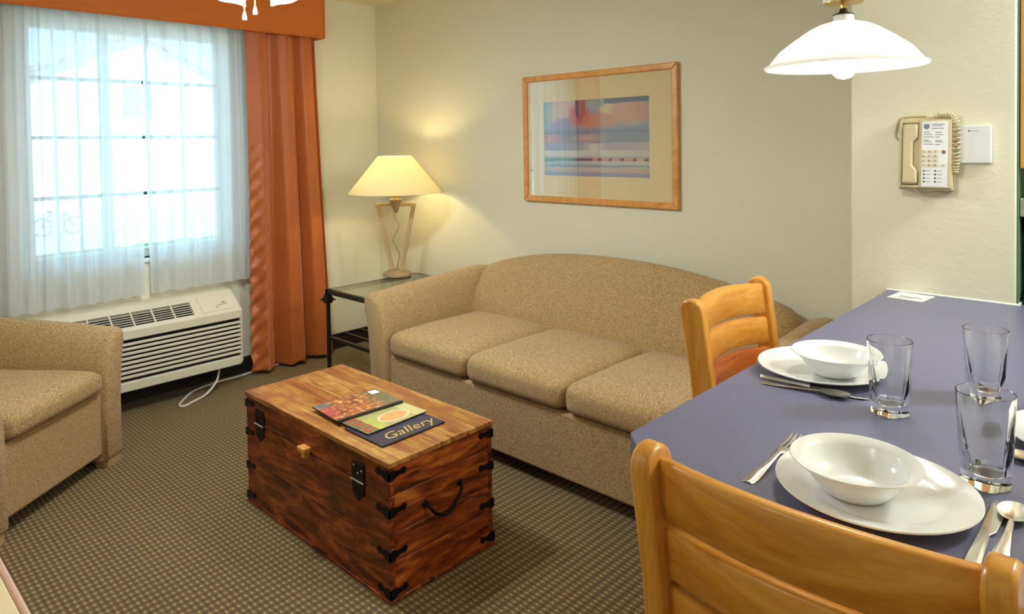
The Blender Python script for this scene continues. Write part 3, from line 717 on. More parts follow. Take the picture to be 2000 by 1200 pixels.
bm = B(); tube(bm, smoothpath([LP(0.0, LZ+.036), LP(.006, LZ+.075), LP(.018, LZ+.13), LP(.0, LZ+.185), LP(-.022, LZ+.235), LP(.004, LZ+.285), LP(.018, LZ+.325), LP(-.005, LZ+.37), LP(-.016, LZ+.40)], 6), .0045, 8); obj('wavy_rod', bm, 'stone_base', lp)
ZB, ZT, RB, RT = 1.118, 1.352, .297, .107
bm = B(); lathe(bm, [(RB, ZB), (RT, ZT), (RT-.002, ZT), (RB-.002, ZB)], 72, (lx, ly, 0), closed=True); obj('lamp_shade', bm, 'lamp_paper', lp, smooth=40)
bm = B()
for a in range(3): tube(bm, [(lx, ly, ZT-.02), (lx+RT*math.cos(a*2.094), ly+RT*math.sin(a*2.094), ZT-.004)], .002, 6)
tube(bm, [(lx, ly, 1.20), (lx, ly, ZT-.015)], .004, 6); obj('harp', bm, 'brass', lp)
bm = B(); lathe(bm, [(0, .055), (.018, .05), (.028, .03), (.026, .01), (.014, -.02), (.012, -.045)], 20, (lx, ly, 1.20)); obj('bulb', bm, 'bulb_glow', lp)
bulb_light('bulb_light', lp, (lx, ly, 1.295), 6.8, (255, 234, 168), .02)

# ------------------------------------------------------------------ framed print
pf = thing('framed_print', 'oak framed abstract print in blue and rose behind glass', 'picture', (-2.26, YB-.02, 1.445), world=True)
FX0, FX1, FZ0, FZ1, FWd = -2.772, -1.748, 1.083, 1.808, .034
def rail(pts):
    bm = B(); lo = [bm.verts.new((x, YB-.026, z)) for x, z in pts]; hi = [bm.verts.new((x, YB-.001, z)) for x, z in pts]
    bm.faces.new(lo); bm.faces.new(hi[::-1])
    for i in range(4): bm.faces.new((lo[i], hi[i], hi[(i+1) % 4], lo[(i+1) % 4]))
    obj('frame_rail', bm, 'frame_oak', pf, bevel=.006)
rail([(FX0, FZ1), (FX1, FZ1), (FX1-FWd, FZ1-FWd), (FX0+FWd, FZ1-FWd)]); rail([(FX0, FZ0), (FX1, FZ0), (FX1-FWd, FZ0+FWd), (FX0+FWd, FZ0+FWd)])
rail([(FX0, FZ0), (FX0, FZ1), (FX0+FWd, FZ1-FWd), (FX0+FWd, FZ0+FWd)]); rail([(FX1, FZ0), (FX1, FZ1), (FX1-FWd, FZ1-FWd), (FX1-FWd, FZ0+FWd)])
PX_0, PX_1, PZ0, PZ1 = -2.617, -1.915, 1.236, 1.653
obj('backing', box(B(), FX0+.02, FX1-.02, YB-.008, YB-.001, FZ0+.02, FZ1-.02), 'paper', pf, smooth=0)
bm = B()
for a in ((FX0+.03, PX_0, FZ0+.03, FZ1-.03), (PX_1, FX1-.03, FZ0+.03, FZ1-.03), (PX_0, PX_1, FZ0+.03, PZ0), (PX_0, PX_1, PZ1, FZ1-.03)): box(bm, a[0], a[1], YB-.013, YB-.010, a[2], a[3])
obj('mat_board', bm, 'mat_board', pf, smooth=0)
def art(u, v):
    w_ = u + .02*(N2(u*5, v*5, 1)-.5); y = v + .02*(N2(u*4, v*8, 2)-.5)
    if y < .06: return mixc((120, 148, 190), (146, 138, 176), w_)
    if y < .10: return mixc((190, 178, 170), (214, 168, 150), w_)
    if y < .125: return (196, 190, 184)
    if y < .155: return mixc((92, 142, 178), (140, 152, 170), w_)
    if y < .20: return mixc((150, 190, 206), (208, 206, 196), w_)
    if y < .238:
        if w_ < .3: return (48, 138, 140)
        k = math.sin(w_*60); return (84, 60, 92) if k > .55 or w_ < .48 else mixc((206, 96, 80), (222, 160, 140), w_)
    if y < .265: return (176, 174, 176)
    if y < .34: return mixc((216, 222, 222), (208, 198, 184), w_)
    if y < .44:
        b = mixc((136, 150, 190), (190, 170, 178), w_); return mixc(b, (214, 220, 210), max(0, 1-abs(w_-.5)*8))
    if y < .56:
        b = mixc((116, 122, 172), (124, 146, 164), w_); b = mixc(b, (214, 176, 150), max(0, 1-math.hypot((w_-.42)*4, (y-.5)*14)))
        return mixc(b, (204, 150, 160), max(0, 1-math.hypot((w_-.08)*6, (y-.5)*7))*1.2)
    b = mixc((150, 160, 190), (140, 160, 188), w_)
    b = mixc(b, (112, 186, 204), max(0, 1-w_/.09)*1.2)
    for cx, cy, rx, ry, c_ in ((.21, .84, .16, .30, (226, 190, 180)), (.22, .66, .16, .12, (148, 140, 188)), (.48, .72, .10, .11, (212, 120, 104)), (.62, .74, .13, .12, (206, 140, 124)),
                              (.66, .88, .13, .08, (232, 208, 168)), (.82, .82, .17, .18, (212, 160, 146)), (.95, .80, .08, .12, (206, 140, 130)), (.36, .80, .10, .16, (200, 104, 104)), (.52, .94, .10, .07, (150, 176, 176))):
        b = mixc(b, c_, (1.15-math.hypot((w_-cx)/rx, (y-cy)/ry))*2.2)
    if .33 < w_ < .42 and y > .68+abs(w_-.375)*3: b = mixc(b, (170, 56, 56), .75) if w_ > .36 else (88, 74, 110)
    b = mixc(b, (92, 124, 164), (.64-y)*14)
    if y > .93 and w_ > .6: b = (74, 92, 128)
    return b
art_raw = art
def art(u, v): return mixc(art_raw(u, v), (255, 250, 245), .22)
bm = B(); colour_grid(bm, lambda u, v: (PX_0-.003+(PX_1-PX_0+.006)*u, YB-.009, PZ0-.003+(PZ1-PZ0+.006)*v), 150, 110, art); obj('print', bm, 'art_print', pf, smooth=0)
obj('glass', box(B(), FX0+.028, FX1-.028, YB-.018, YB-.016, FZ0+.028, FZ1-.028), 'picture_pane', pf, smooth=0)

# ------------------------------------------------------------------ worktop, kitchen side
CT = .91
def rounded(pts, rads, n=6):
    out = []; N = len(pts)
    for i, p in enumerate(pts):
        a, b, c = Vector(pts[i-1]), Vector(p), Vector(pts[(i+1) % N]); r = rads[i]
        if r == 0: out.append((b.x, b.y)); continue
        u = (a-b).normalized(); v = (c-b).normalized(); ce = b+(u+v)*r
        for k in range(n+1):
            t_ = k/n*PI/2; d = -v*math.cos(t_) - u*math.sin(t_); q = ce+d*r; out.append((q.x, q.y))
    return out
bm = B(); prism(bm, [(-.692, 1.022), (-.586, .916), (.30, .916), (.30, YB), (PX1+.004, YB), (PX1+.004, PYF), (-.692, PYF)], 'z', CT-.04, CT)
single('worktop', bm, 'laminate', 'slate blue laminate breakfast counter laid with plates and glasses', 'counter', (-.2, 1.8, CT-.04), smooth=30, bevel=.003)
bm = B(); tube(bm, [(-.692, PYF, CT+.003), (PX1+.006, PYF-.001, CT+.003), (PX1+.006, YB, CT+.003)], .005, 6); struct('trim_1', bm, 'white_paint')
cb = thing('base_cabinet', 'honey wood base cabinet carrying the breakfast counter', 'cabinet', (.0, 1.9, 0), world=True)
obj('carcass', box(B(), -.27, .26, 1.3, YB-.02, .09, CT-.04), 'cabinet_wood', cb, smooth=0)
obj('plinth', box(B(), -.24, .22, 1.33, YB-.02, 0, .09), 'dark_base', cb, smooth=0)
for y0 in (1.31, 1.75, 2.19, 2.62):
    d = obj('door', box(B(), .26, .278, y0, y0+.41, .1, CT-.06), 'cabinet_wood', cb, bevel=.003)
    bm = B(); tube(bm, [(.278, y0+.05, .66), (.30, y0+.05, .66), (.30, y0+.05, .76), (.278, y0+.05, .76)], .005, 6); obj('handle', bm, 'steel', d)
wc = thing('wall_cabinet', 'honey wood wall cabinet on the green wall at the right edge', 'cabinet', (-.18, 2.8, 1.33), world=True)
obj('carcass', box(B(), PX1+.006, -.04, 2.558, YB-.004, 1.325, 2.2), 'cabinet_wood', wc, bevel=.003)
d = obj('door', box(B(), -.04, -.02, 2.562, YB-.01, 1.33, 2.195), 'cabinet_wood', wc, bevel=.003)
bm = B(); tube(bm, [(-.02, 2.63, 1.4), (.0, 2.63, 1.4), (.0, 2.63, 1.5), (-.02, 2.63, 1.5)], .005, 6); obj('handle', bm, 'steel', d)
cm = thing('coffee_maker', 'black coffee maker on the counter under the wall cabinet', 'coffee maker', (-.22, 2.72, CT), world=True)
obj('body', box(B(), -.326, -.12, 2.675, 2.84, CT+.001, 1.24), 'black_plastic', cm, bevel=.01)
obj('brew_head', box(B(), -.326, -.12, 2.585, 2.675, 1.12, 1.24), 'black_plastic', cm, bevel=.01)
obj('warming_plate', box(B(), -.326, -.12, 2.58, 2.675, CT+.001, CT+.035), 'black_plastic', cm, bevel=.006)
bm = B(); lathe(bm, [(0, 0), (.055, 0), (.062, .05), (.055, .12), (.045, .15), (.047, .16), (0, .16)], 24, (-.235, 2.645, CT+.036)); ca = obj('carafe', bm, 'black_plastic', cm)
bm = B(); tube(bm, smoothpath([(-.27, 2.62, CT+.17), (-.30, 2.60, CT+.165), (-.305, 2.598, CT+.1), (-.28, 2.61, CT+.07)], 4), .007, 6); obj('handle', bm, 'black_plastic', ca)
obj('lid_hinge', box(B(), -.3325, -.318, 2.568, 2.585, 1.178, 1.236), 'chrome', cm, bevel=.003)

# bar stools -------------------------------------------------------
def stool_mesh():
    r = thing('bar_stool', 'x', 'bar stool', group='bar stools at the counter')
    W = .228; PT = .032
    for s in (-1, 1):
        # back post: one bent board from floor to rounded top
        bm = B(); prof_b = [(-.205, 0), (-.178, .30), (-.168, .60), (-.186, .78), (-.215, .955)]; prof_f = [(-.165, 0), (-.132, .30), (-.112, .60), (-.122, .78), (-.146, .955)]
        top = [(-.2135, .966), (-.207, .977), (-.196, .984), (-.182, .9865), (-.168, .984), (-.156, .976), (-.148, .965)]
        pts = prof_f + top[::-1] + prof_b[::-1]
        x0, x1 = sorted((s*W, s*(W-PT))); prism(bm, pts, 'x', x0, x1); obj('back_post', bm, 'honey_maple', r, smooth=30, bevel=.006)
        bm = B(); prism(bm, [(.155, 0), (.19, 0), (.178, .59), (.138, .59)], 'x', *sorted((s*(W-.01), s*(W-.01-.035)))); obj('front_leg', bm, 'honey_maple', r, bevel=.004)
        bm = B(); tube(bm, [(s*(W-.022), -.15, .22), (s*(W-.028), .165, .22)], .013, 8, square=True); obj('stretcher', bm, 'honey_maple', r, smooth=0)
    obj('footrest', box(B(), -W+.035, W-.035, .155, .178, .27, .31), 'honey_slat', r, bevel=.004)
    obj('stretcher', box(B(), -W+.03, W-.03, -.172, -.152, .20, .235), 'honey_slat', r, bevel=.003)
    bm = B()
    def st(u, v):
        x = -(W-.005)+2*(W-.005)*u; y = -.11+.31*v; return (x, y, .625-.010*math.sin(PI*u)*math.sin(PI*v))
    g = grid(bm, 20, 16, st); ret = bmesh.ops.extrude_face_region(bm, geom=bm.faces[:]); vv = [e for e in ret['geom'] if isinstance(e, bmesh.types.BMVert)]
    for v in vv: v.co.z = .588
    obj('seat', bm, 'honey_slat', r, smooth=40, bevel=.005)
    def slat(z0, z1, mat, yc):
        bm = B(); N = 20; xw = W-PT+.004; th = .022; lean = .13
        rings = []
        for i in range(N+1):
            u = 2*i/N-1; x = xw*u; sag = -.042*(1-u*u)
            def p(dy, z): return (x, yc+sag+dy-(z-.80)*lean, z+.010*(1-u*u))
            rings.append([p(-th/2+.003, z0), p(-th/2, z0+.004), p(-th/2, z1-.004), p(-th/2+.004, z1), p(th/2-.004, z1), p(th/2, z1-.004), p(th/2, z0+.004), p(th/2-.003, z0)])
        loft(bm, rings); return obj('back_slat', bm, mat, r, smooth=50)
    slat(.874, .966, 'honey_slat', -.152); slat(.782, .862, 'honey_slat', -.152); slat(.672, .769, 'honey_slat', -.152)
    return r
s1_ = stool_mesh(); s1_.location = (-.336, 1.042, 0); s1_['label'] = 'honey wood slat-back stool in the foreground at the near end of the counter'
s2_ = copy_tree(s1_); s2_.location = (-.775, 1.936, 0); s2_.rotation_euler = (0, 0, -PI/2); low = [c for c in s2_.children if c.name.startswith('back_slat')][2]; low.data = low.data.copy(); low.data.materials[0] = MATS['red_slat']; low['label'] = 'redder worn lower slat'
s2_['label'] = 'honey wood slat-back stool between the sofa and the counter'

# table ware -------------------------------------------------------
def plate_bm(r=.132):
    return lathe(B(), [(0, .004), (r*.55, .004), (r*.60, .0), (r*.63, .001), (r*.68, .006), (r*.80, .0125), (r*.97, .0175), (r, .0195), (r*.995, .0215), (r*.95, .0205), (r*.80, .016), (r*.70, .0115), (r*.64, .0085), (0, .0078)], 72)
def bowl_bm(r=.087):
    return lathe(B(), [(0, .003), (r*.42, .003), (r*.46, 0), (r*.5, .001), (r*.56, .007), (r*.72, .024), (r*.80, .034), (r*.97, .044), (r, .0462), (r*.99, .048), (r*.95, .0468), (r*.80, .0415), (r*.785, .0395), (r*.74, .031), (r*.66, .021), (r*.5, .010), (r*.3, .0065), (0, .006)], 72)
PLY = CT+.0005
settings = [((-.306, 1.064), (-.326, 1.046), 'in front of the foreground stool'), ((-.553, 1.556), (-.523, 1.548), 'by the second stool'), ((-.075, 1.46), (-.062, 1.475), 'cut off by the right edge of the photo')]
for (px, py_), (bx, by), wh in settings:
    single('dinner_plate', plate_bm(), 'china', 'white china dinner plate '+wh, 'plate', group='place settings', smooth=50).location = (px, py_, PLY)
    single('cereal_bowl', bowl_bm(), 'china', 'white rimmed bowl on the dinner plate '+wh, 'bowl', group='place settings', smooth=50).location = (bx, by, PLY+.0085)
def tumbler_bm(h=.137, rb=.030, rt_=.0385, n=60):
    bm = B(); rings = []
    def ring(z, r, sq, inner=0):
        out = []
        for k in range(n):
            a = 2*PI*k/n; c = math.cos(5*a)
            rad = r*(1+sq*(-.5*(1-abs(math.cos(2.5*a)))**1.0+.22))
            out.append((rad*math.cos(a), rad*math.sin(a), z))
        return out
    for t_ in (0, .015, .06, .16, .3, .45, .6, .72, .82, .9, .97, 1.0):
        r = rb+(rt_-rb)*t_**.9; sq = .36*max(0, 1-t_/.8)**.7
        if t_ == 0: r -= .002
        rings.append(ring(h*t_, r, sq))
    wall = .0022
    rings.append(ring(h+.0006, rt_-wall*.5, 0))
    for t_ in (1.0, .97, .85, .7, .5, .35, .22, .16, .14):
        r = rb+(rt_-rb)*t_**.9-wall-(.003 if t_ < .25 else 0) - (.006 if t_ < .15 else 0); sq = .10*max(0, 1-t_/.7)
        rings.append(ring(h*t_, r, sq))
    loft(bm, rings); return bm
for (gx, gy, lb) in ((-.379, 1.412, 'clear faceted tumbler between the two laid plates'), (-.197, 1.212, 'clear faceted tumbler nearest the camera, beside the near plate'), (-.262, 1.610, 'clear faceted tumbler standing farthest back on the counter')):
    single('drinking_glass', tumbler_bm(), 'clear_glass', lb, 'glass', group='tumblers on the counter', smooth=28).location = (gx, gy, PLY)
def strip_part(bm, secs, th=.0022):
    """secs: (y, half width, z) along +y"""
    rings = [[(-w_, y, z), (-w_*.6, y, z+th), (w_*.6, y, z+th), (w_, y, z)] for y, w_, z in secs]
    loft(bm, rings)
def handle_secs(l0=.0, l1=.115): return [(l0, .006, .0), (l0+.003, .0085, .0), (l0+.02, .0098, .0008), (l0+.05, .0072, .002), (l0+.085, .0045, .004), (l1, .0035, .006)]
def fork(lab, loc, rz):
    o = thing('fork', lab, 'fork', loc, rz, 'cutlery on the counter'); bm = B()
    strip_part(bm, handle_secs()); obj('handle', bm, 'steel', o, smooth=40)
    bm = B(); strip_part(bm, [(.115, .0035, .006), (.125, .006, .005), (.135, .0115, .003), (.15, .0125, .001)]); hd = obj('head', bm, 'steel', o, smooth=40)
    for k in range(4):
        x = -.0105+.007*k; bm = B(); loft(bm, [[(x-.0018*s, y, z), (x-.0018*s, y, z+.002), (x+.0018*s, y, z+.002), (x+.0018*s, y, z)] for y, z, s in ((.149, .001, 1), (.17, .001, 1), (.19, .004, .9), (.203, .008, .35))]); obj('tine', bm, 'steel', hd, smooth=30)
def knife(lab, loc, rz):
    o = thing('knife', lab, 'knife', loc, rz, 'cutlery on the counter'); bm = B()
    strip_part(bm, [(0, .006, 0), (.004, .009, 0), (.03, .0095, 0), (.08, .0075, .001), (.105, .007, .001)], .005); obj('handle', bm, 'steel', o, smooth=40)
    bm = B(); prism(bm, [(-.006, .105), (.006, .105), (.0115, .12), (.0125, .16), (.0105, .195), (.004, .212), (-.003, .216), (-.006, .20)], 'z', .0012, .0030); obj('blade', bm, 'steel', o, smooth=0, bevel=.0006)
def spoon(lab, loc, rz):
    o = thing('spoon', lab, 'spoon', loc, rz, 'cutlery on the counter'); bm = B()
    strip_part(bm, handle_secs(0, .118)); obj('handle', bm, 'steel', o, smooth=40)
    bm = B(); N = 28; rings = []
    for lay, (dz, k) in enumerate(((0, 1.0), (0, .75), (0, .45), (0, .12))):
        rings.append([(.0185*k*math.sin(2*PI*i/N), .145+.029*k*math.cos(2*PI*i/N), .0068-.006*(1-k*k)) for i in range(N)])
    ou = [[(x*1.04, .145+(y-.145)*1.03, z+.0014) for x, y, z in r] for r in rings]
    loft(bm, [r for r in rings[::-1]]+[ou[0]]+ou[1:]); obj('spoon_bowl', bm, 'steel', o, smooth=60)
UT = CT+.001
fork('steel fork left of the near plate', (-.458, .983, UT), 0)
knife('steel knife pointing away right of the near plate', (-.172, .945, UT), math.radians(0))
spoon('steel spoon at the right end of the near setting', (-.148, .985, UT), math.radians(1))
knife('steel knife lying across below the far plate', (-.643, 1.452, UT), -PI/2)
spoon('steel spoon lying beside the knife below the far plate', (-.626, 1.414, UT), -PI/2+math.radians(6))
spoon('steel spoon at the right edge of the photo behind the near tumbler', (-.02, 1.335, UT), PI/2-math.radians(2))
cd = thing('card', 'white printed card lying on the counter against the pier wall', 'card', (-.605, 2.487, CT+.0005), math.radians(-6))
obj('sheet', box(B(), -.052, .052, -.055, .055, 0, .0008), 'paper', cd, smooth=0)
for k in range(2): obj('print_line', box(B(), -.03, .035-.02*k, -.012-.016*k, -.006-.016*k, .0008, .0011), 'dark_ink' if k == 0 else 'print_ink', cd, smooth=0)

# telephone --------------------------------------------------------
ph = thing('wall_telephone', 'beige wall telephone with white dial panel and coiled cord', 'telephone', (-.567, PYF-.02, 1.37), world=True)
QX0, QX1, QZ0, QZ1 = -.643, -.495, 1.258, 1.482; YP = PYF-.045
def fz(z): return YP+.018*(z-QZ0)/(QZ1-QZ0)-.006
bm = B(); prism(bm, [(PYF, QZ0-.004), (fz(QZ0)+.004, QZ0-.004), (fz(QZ0), QZ0), (fz(QZ1), QZ1), (PYF-.012, QZ1+.006), (PYF, QZ1+.006)], 'x', QX0, QX1)
bod = obj('body', bm, 'phone_plastic', ph, bevel=.006)
def face(x, z, off=0): return (x, fz(z)-off, z)
sl = math.atan2(.018, QZ1-QZ0); ez = Vector((0, math.sin(sl), math.cos(sl))); Mf = frameM((0, fz(QZ0), QZ0), (1, 0, 0), ez)   # local x, up, out(-y)
def fbox(name, x0, x1, z0, z1, o0, o1, mat, par, bevel=0): return obj(name, box(B(), x0, x1, z0-QZ0, z1-QZ0, o0, o1, Mf), mat, par, smooth=30, bevel=bevel)
bm = B(); prism(bm, [(x, z-QZ0) for x, z in rounded([(-.633, 1.268), (-.585, 1.268), (-.585, 1.47), (-.633, 1.47)], [.008]*4, 4)], 'z', -.0005, .0006); bmesh.ops.transform(bm, matrix=Mf, verts=bm.verts[:]); obj('cradle', bm, 'phone_plastic', ph, smooth=0)
bm = B(); out = rounded([(-.630, 1.274), (-.589, 1.274), (-.589, 1.318), (-.602, 1.332), (-.602, 1.408), (-.589, 1.422), (-.589, 1.464), (-.630, 1.464)], [.007, .007, 0, 0, 0, 0, .007, .007], 4)
prism(bm, [(x, z-QZ0) for x, z in out], 'z', .003, .022); bmesh.ops.transform(bm, matrix=Mf, verts=bm.verts[:]); hs_ = obj('handset', bm, 'phone_plastic', ph, bevel=.005)
for za, zb in ((1.278, 1.315), (1.425, 1.46)): fbox('ear_cup', -.626, -.594, za, zb, .0005, .006, 'phone_plastic', hs_)
bm = B()
for a in ((QX0+.001, -.634, 1.262, 1.477), (-.5845, QX1-.001, 1.262, 1.477), (-.634, -.5845, 1.262, 1.269), (-.634, -.5845, 1.469, 1.477)): box(bm, a[0], a[1], a[2]-QZ0, a[3]-QZ0, -.002, .010, Mf)
obj('face_plate', bm, 'phone_plastic', ph, bevel=.0015)
Mf = Mf @ Matrix.Translation((0, 0, .010))
fbox('dial_panel', -.577, -.506, 1.266, 1.472, 0, .0018, 'white_plastic', ph, .0006)
for r_ in range(4):
    for c_ in range(3):
        x = -.5695+c_*.0165; z = 1.377-r_*.0142
        k = fbox('key', x-.0062, x+.0062, z-.0043, z+.0043, .0018, .0038, 'key_plastic', ph, .0006)
        ch_ = ['123', '456', '789', '*0#'][r_][c_]
        text_mesh(ch_, .0085, 'dark_ink', k, Mf @ Matrix.Translation((x-.0048, z-QZ0-.003, .0041)), 'digit', extrude=.0001)
fbox('message_lamp', -.5205, -.5115, 1.3705, 1.3805, .0018, .0036, 'red_lens', ph)
fbox('flash_key', -.5205, -.5115, 1.3305, 1.3375, .0018, .0034, 'key_plastic', ph)
bm = B(); prism(bm, [(-.572, 1.464-QZ0), (-.556, 1.464-QZ0), (-.556, 1.452-QZ0), (-.564, 1.446-QZ0), (-.572, 1.452-QZ0)], 'z', .0018, .0022); bmesh.ops.transform(bm, matrix=Mf, verts=bm.verts[:]); obj('crest', bm, 'print_ink', ph, smooth=0)
rows = [(-.550, -.515, 1.463), (-.550, -.520, 1.458), (-.550, -.517, 1.450)]
for i, z in enumerate((1.438, 1.431, 1.423, 1.413, 1.408, 1.400)): rows += [(-.572, -.572+.016+.006*(i % 3), z), (-.540, -.540+.014+.004*((i+1) % 3), z-.001)]
for a, b, z in rows: fbox('print_line', a, b, z-.0011, z+.0011, .0018, .0021, 'print_ink', ph)
for i in range(4):
    z = 1.316-.0115*i
    for x in (-.572, -.541):
        fbox('print_icon', x, x+.0055, z-.0025, z+.0025, .0018, .0021, 'dark_ink', ph); fbox('print_line', x+.008, x+.021, z-.0009, z+.0009, .0018, .0021, 'print_ink', ph)
# coiled cord hung round the top right of the body
path = smoothpath([(-.545, PYF-.03, 1.490), (-.52, PYF-.03, 1.492), (-.498, PYF-.032, 1.485), (-.486, PYF-.034, 1.462), (-.485, PYF-.036, 1.42), (-.486, PYF-.036, 1.37), (-.488, PYF-.036, 1.335), (-.493, PYF-.034, 1.31)], 40)
hel = []; turns = 23; R_ = .0095
for i, p in enumerate(path[:-1]):
    tg = (path[i+1]-p).normalized(); u_ = tg.cross(Vector((0, 1, 0))).normalized(); w_ = tg.cross(u_)
    a = 2*PI*turns*i/len(path); hel.append(p+R_*(math.cos(a)*u_+math.sin(a)*w_))
bm = B(); tube(bm, hel, .0026, 6); obj('coiled_cord', bm, 'phone_plastic', ph, smooth=60)
bm = B(); tube(bm, smoothpath([(-.493, PYF-.03, 1.31), (-.494, PYF-.02, 1.26), (-.515, PYF-.02, 1.248), (-.545, PYF-.025, 1.249), (-.565, PYF-.035, 1.240), (-.585, PYF-.05, 1.246), (-.606, PYF-.058, 1.270)], 6), .0022, 6); obj('cord_tail', bm, 'phone_plastic', ph, smooth=60)
bm = B(); tube(bm, smoothpath([(-.57, PYF-.02, 1.490), (-.62, PYF-.022, 1.490), (-.648, PYF-.02, 1.482), (-.659, PYF-.016, 1.452), (-.662, PYF-.012, 1.43), (-.655, PYF-.008, 1.415), (-.640, PYF-.006, 1.41)], 6), .0035, 6); obj('line_cord', bm, 'phone_plastic', ph, smooth=60)
jb = thing('wall_box', 'square white plastic box on the pier wall beside the telephone', 'wall box', (-.44, PYF-.01, 1.4), world=True)
obj('cover', box(B(), -.481, -.399, PYF-.02, PYF, 1.341, 1.457), 'white_plastic', jb, bevel=.002)
bm = B(); lathe(bm, [(0, .0004), (.0025, .0004), (.0025, 0)], 12, M=frameM((-.455, PYF-.02, 1.44), (1, 0, 0), (0, 0, 1))); obj('dot_mark', bm, 'dark_ink', jb, smooth=0)
obj('print_line', box(B(), -.450, -.430, PYF-.0203, PYF-.02, 1.4393, 1.4407), 'print_ink', jb, smooth=0)

# ------------------------------------------------------------------ pendant lamp
pe = thing('pendant_lamp', 'white glass pendant lamp with flared rim over the counter', 'pendant lamp', (-.601, 1.85, ZC), world=True)
cx, cy = -.601, 1.85; RZ = 1.608; k = .001288
prof = [(24, 84), (45, 78), (63, 69), (88, 52), (117, 30), (134, 9), (140, 2), (145, 1), (147, -2), (144, -5), (139, -3)]
P1 = [(r*k, z*k) for r, z in prof]; P2 = [(max(.02, r*k-.003), z*k-.003) for r, z in prof[:-3]][::-1]
bm = B(); lathe(bm, P1+P2, 80, (cx, cy, RZ), closed=True); obj('glass_shade', bm, 'pendant_glass', pe, smooth=50)
bm = B(); lathe(bm, [(0, .125), (.022, .125), (.024, .12), (.024, .104), (.030, .1035), (0, .1035)], 32, (cx, cy, RZ)); obj('collar', bm, 'white_plastic', pe)
bm = B(); lathe(bm, [(.0, .142), (.007, .142), (.011, .132), (.024, .127), (.024, .125), (0, .125)], 24, (cx, cy, RZ)); obj('socket_cap', bm, 'black_iron', pe)
bm = B(); tube(bm, [(cx, cy, RZ+.14), (cx, cy, RZ+.165)], .006, 10); obj('stem', bm, 'brass', pe)
bm = B(); lathe(bm, [(0, .157), (.006, .157), (.047, .157), (.048, .160), (.048, .30), (.044, .305), (0, .305)], 40, (cx, cy, RZ)); obj('reel_housing', bm, 'white_plastic', pe)
bm = B(); lathe(bm, [(.006, .154), (.046, .155), (.046, .157), (.006, .157)], 40, (cx, cy, RZ), closed=True); obj('reel_plate', bm, 'brass', pe)
bm = B(); tube(bm, [(cx, cy, RZ+.305), (cx, cy, ZC-.02)], .006, 10); obj('rod', bm, 'white_plastic', pe)
bm = B(); lathe(bm, [(0, -.02), (.03, -.02), (.06, -.005), (.06, 0), (0, 0)], 32, (cx, cy, ZC)); obj('canopy', bm, 'white_plastic', pe)
bm = B(); lathe(bm, [(0, -.036), (.016, -.032), (.029, -.018), (.034, 0), (.031, .018), (.02, .04), (.014, .06), (.014, .1), (0, .1)], 32, (cx, cy, RZ)); obj('bulb', bm, 'bulb_glow', pe)
bulb_light('bulb_light', pe, (cx, cy, RZ-.055), 1.5, (250, 252, 255), .018)
for a in range(4): bulb_light('bulb_light', pe, (cx+.06*math.cos(a*PI/2), cy+.06*math.sin(a*PI/2), RZ+.03), .8, (255, 252, 246), .02)

# ------------------------------------------------------------------ ceiling fan
fx_, fy_ = -2.50, 1.235
fn = thing('ceiling_fan', 'ceiling fan with lit tulip glass shades and two pull chains', 'ceiling fan', (fx_, fy_, ZC), world=True)
bm = B(); lathe(bm, [(0, 0), (.07, 0), (.07, -.01), (.05, -.05), (.015, -.06), (.013, -.12), (.05, -.125), (.10, -.14), (.11, -.17), (.11, -.21), (.09, -.24), (.05, -.25), (.05, -.30), (.065, -.31), (.065, -.34), (.03, -.36), (0, -.362)], 40, (fx_, fy_, ZC)); obj('motor_housing', bm, 'brass', fn)
for i in range(5):
    a = 2*PI*i/5+.3; M = Matrix.Translation((fx_, fy_, ZC-.2)) @ Matrix.Rotation(a, 4, 'Z') @ Matrix.Rotation(.2, 4, 'X')
    bm = B(); prism(bm, rounded([(.17, -.055), (.64, -.07), (.64, .07), (.17, .055)], [.02, .05, .05, .02], 5), 'z', -.003, .003); bmesh.ops.transform(bm, matrix=M, verts=bm.verts[:]); bl = obj('blade', bm, 'fan_wood', fn, bevel=.001)
    bm = B(); box(bm, .09, .22, -.015, .015, -.009, -.003, M); obj('blade_iron', bm, 'brass', bl, smooth=0)
vd = math.atan2(fw.y, fw.x)          # the arms straddle the line of sight
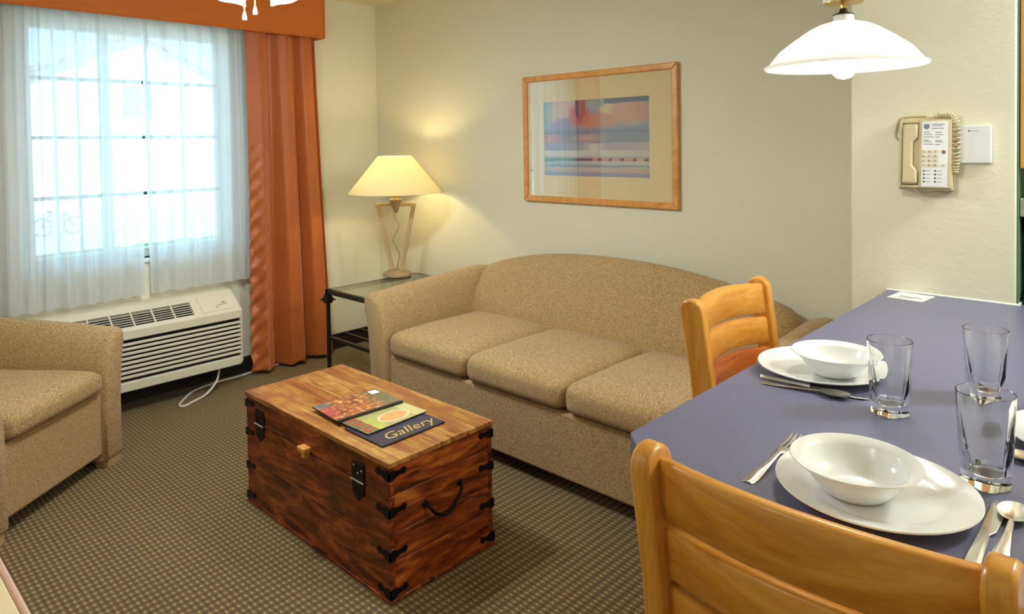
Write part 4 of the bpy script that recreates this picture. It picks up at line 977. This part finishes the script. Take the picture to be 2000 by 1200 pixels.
for i, da in enumerate((math.radians(62), math.radians(-62), PI)):
    a = vd+da; d = Vector((math.cos(a), math.sin(a), 0)); base = Vector((fx_, fy_, ZC-.316))
    p0 = base+d*.05; p1 = base+d*.085+Vector((0, 0, -.012)); 
    bm = B(); tube(bm, smoothpath([p0, base+d*.075+Vector((0, 0, .004)), p1], 5), .009, 8); ar = obj('light_arm', bm, 'brass', fn, smooth=60)
    ax = (d*.30+Vector((0, 0, -1))).normalized(); q_ = ax.orthogonal().normalized(); Mx = Matrix(((q_.x, ax.cross(q_).x, ax.x, p1.x), (q_.y, ax.cross(q_).y, ax.y, p1.y), (q_.z, ax.cross(q_).z, ax.z, p1.z), (0, 0, 0, 1)))
    bm = B(); Ls = .138; seg = 48; rings = []
    for t_, r in ((0, .02), (.1, .026), (.3, .043), (.55, .054), (.8, .055), (.93, .058), (1, .062)):
        rings.append([(r*math.cos(2*PI*j/seg)*(1+.015*t_**3*math.cos(8*PI*j/seg)), r*math.sin(2*PI*j/seg)*(1+.015*t_**3*math.cos(8*PI*j/seg)), Ls*t_+.002*t_**4*math.cos(8*PI*j/seg)) for j in range(seg)])
    rr = [[(x*.95, y*.95, z+.0005) for x, y, z in r] for r in rings]
    loft(bm, rings+rr[::-1], cap=False); bmesh.ops.transform(bm, matrix=Mx, verts=bm.verts[:]); obj('glass_shade', bm, 'opal_glass', fn, smooth=60)
    bm = B(); lathe(bm, [(0, .005), (.012, .01), (.018, .05), (.024, .075), (.016, .095), (0, .10)], 20, M=Mx); obj('bulb', bm, 'bulb_glow', fn)
    lpos = Mx @ Vector((0, 0, .125)); bulb_light('bulb_light', fn, lpos, 29, (244, 252, 255), .03)
for (dx, zz, n_) in ((-.030, 1.933, 0), (.010, 1.953, 1)):
    ex = fx_+rt.x*dx; ey = fy_+rt.y*dx
    bm = B(); tube(bm, [(ex, ey, ZC-.34), (ex, ey, zz)], .0028, 6); chn = obj('pull_chain', bm, 'brass', fn)
    bm = B(); lathe(bm, [(0, 0), (.003, 0), (.005, -.008), (.0085, -.026), (.0075, -.033), (0, -.036)], 16, (ex, ey, zz)); obj('pull_knob', bm, 'white_plastic', chn)

# ------------------------------------------------------------------ desk corner, lower left
dk = thing('desk', 'pale laminate desk whose corner shows at the lower left', 'desk', (-1.6, -.05, 0), world=True)
obj('top', box(B(), -2.05, -.95, -.36, .222, .725, .75), 'desk_top', dk, bevel=.002)
obj('edge_band', box(B(), -2.05, -.95, .222, .234, .722, .7505), 'desk_edge', dk, bevel=.004)
for x in (-2.04, -.99): obj('side_panel', box(B(), x, x+.03, -.35, .2, 0, .725), 'cabinet_wood', dk, smooth=0)
obj('back_panel', box(B(), -2.01, -.99, -.35, -.335, .2, .725), 'cabinet_wood', dk, smooth=0)
for x in (-2.0, -1.49):
    d = obj('drawer', box(B(), x, x+.48, .17, .195, .58, .71), 'cabinet_wood', dk, bevel=.003)
    bm = B(); lathe(bm, [(0, .022), (.014, .02), (.014, .014), (.006, .01), (.006, 0)], 16, M=frameM((x+.24, .195, .645), (-1, 0, 0), (0, 0, 1))); obj('knob', bm, 'brass', d)

# ------------------------------------------------------------------ unseen ceiling lights: kitchen one inferred from lit sides, entry one added as fill
def flush_light(lab, x, y, watts):
    o = thing('ceiling_light', lab, 'ceiling light', (x, y, ZC), world=True)
    bm = B(); lathe(bm, [(0, 0), (.19, 0), (.19, -.02), (.175, -.025), (0, -.025)], 48, (x, y, ZC)); obj('pan', bm, 'white_plastic', o)
    bm = B(); lathe(bm, [(.172, -.026), (.16, -.06), (.12, -.085), (.06, -.097), (0, -.10)], 48, (x, y, ZC)); obj('diffuser', bm, 'diffuser_glow', o)
    bulb_light('bulb_light', o, (x, y, ZC-.22), watts, (244, 252, 255), .15)
flush_light('round ceiling light over the kitchen, out of view', .62, 2.3, 74)
flush_light('unseen round fill light added on the ceiling behind the camera', -1.3, -.95, 14)
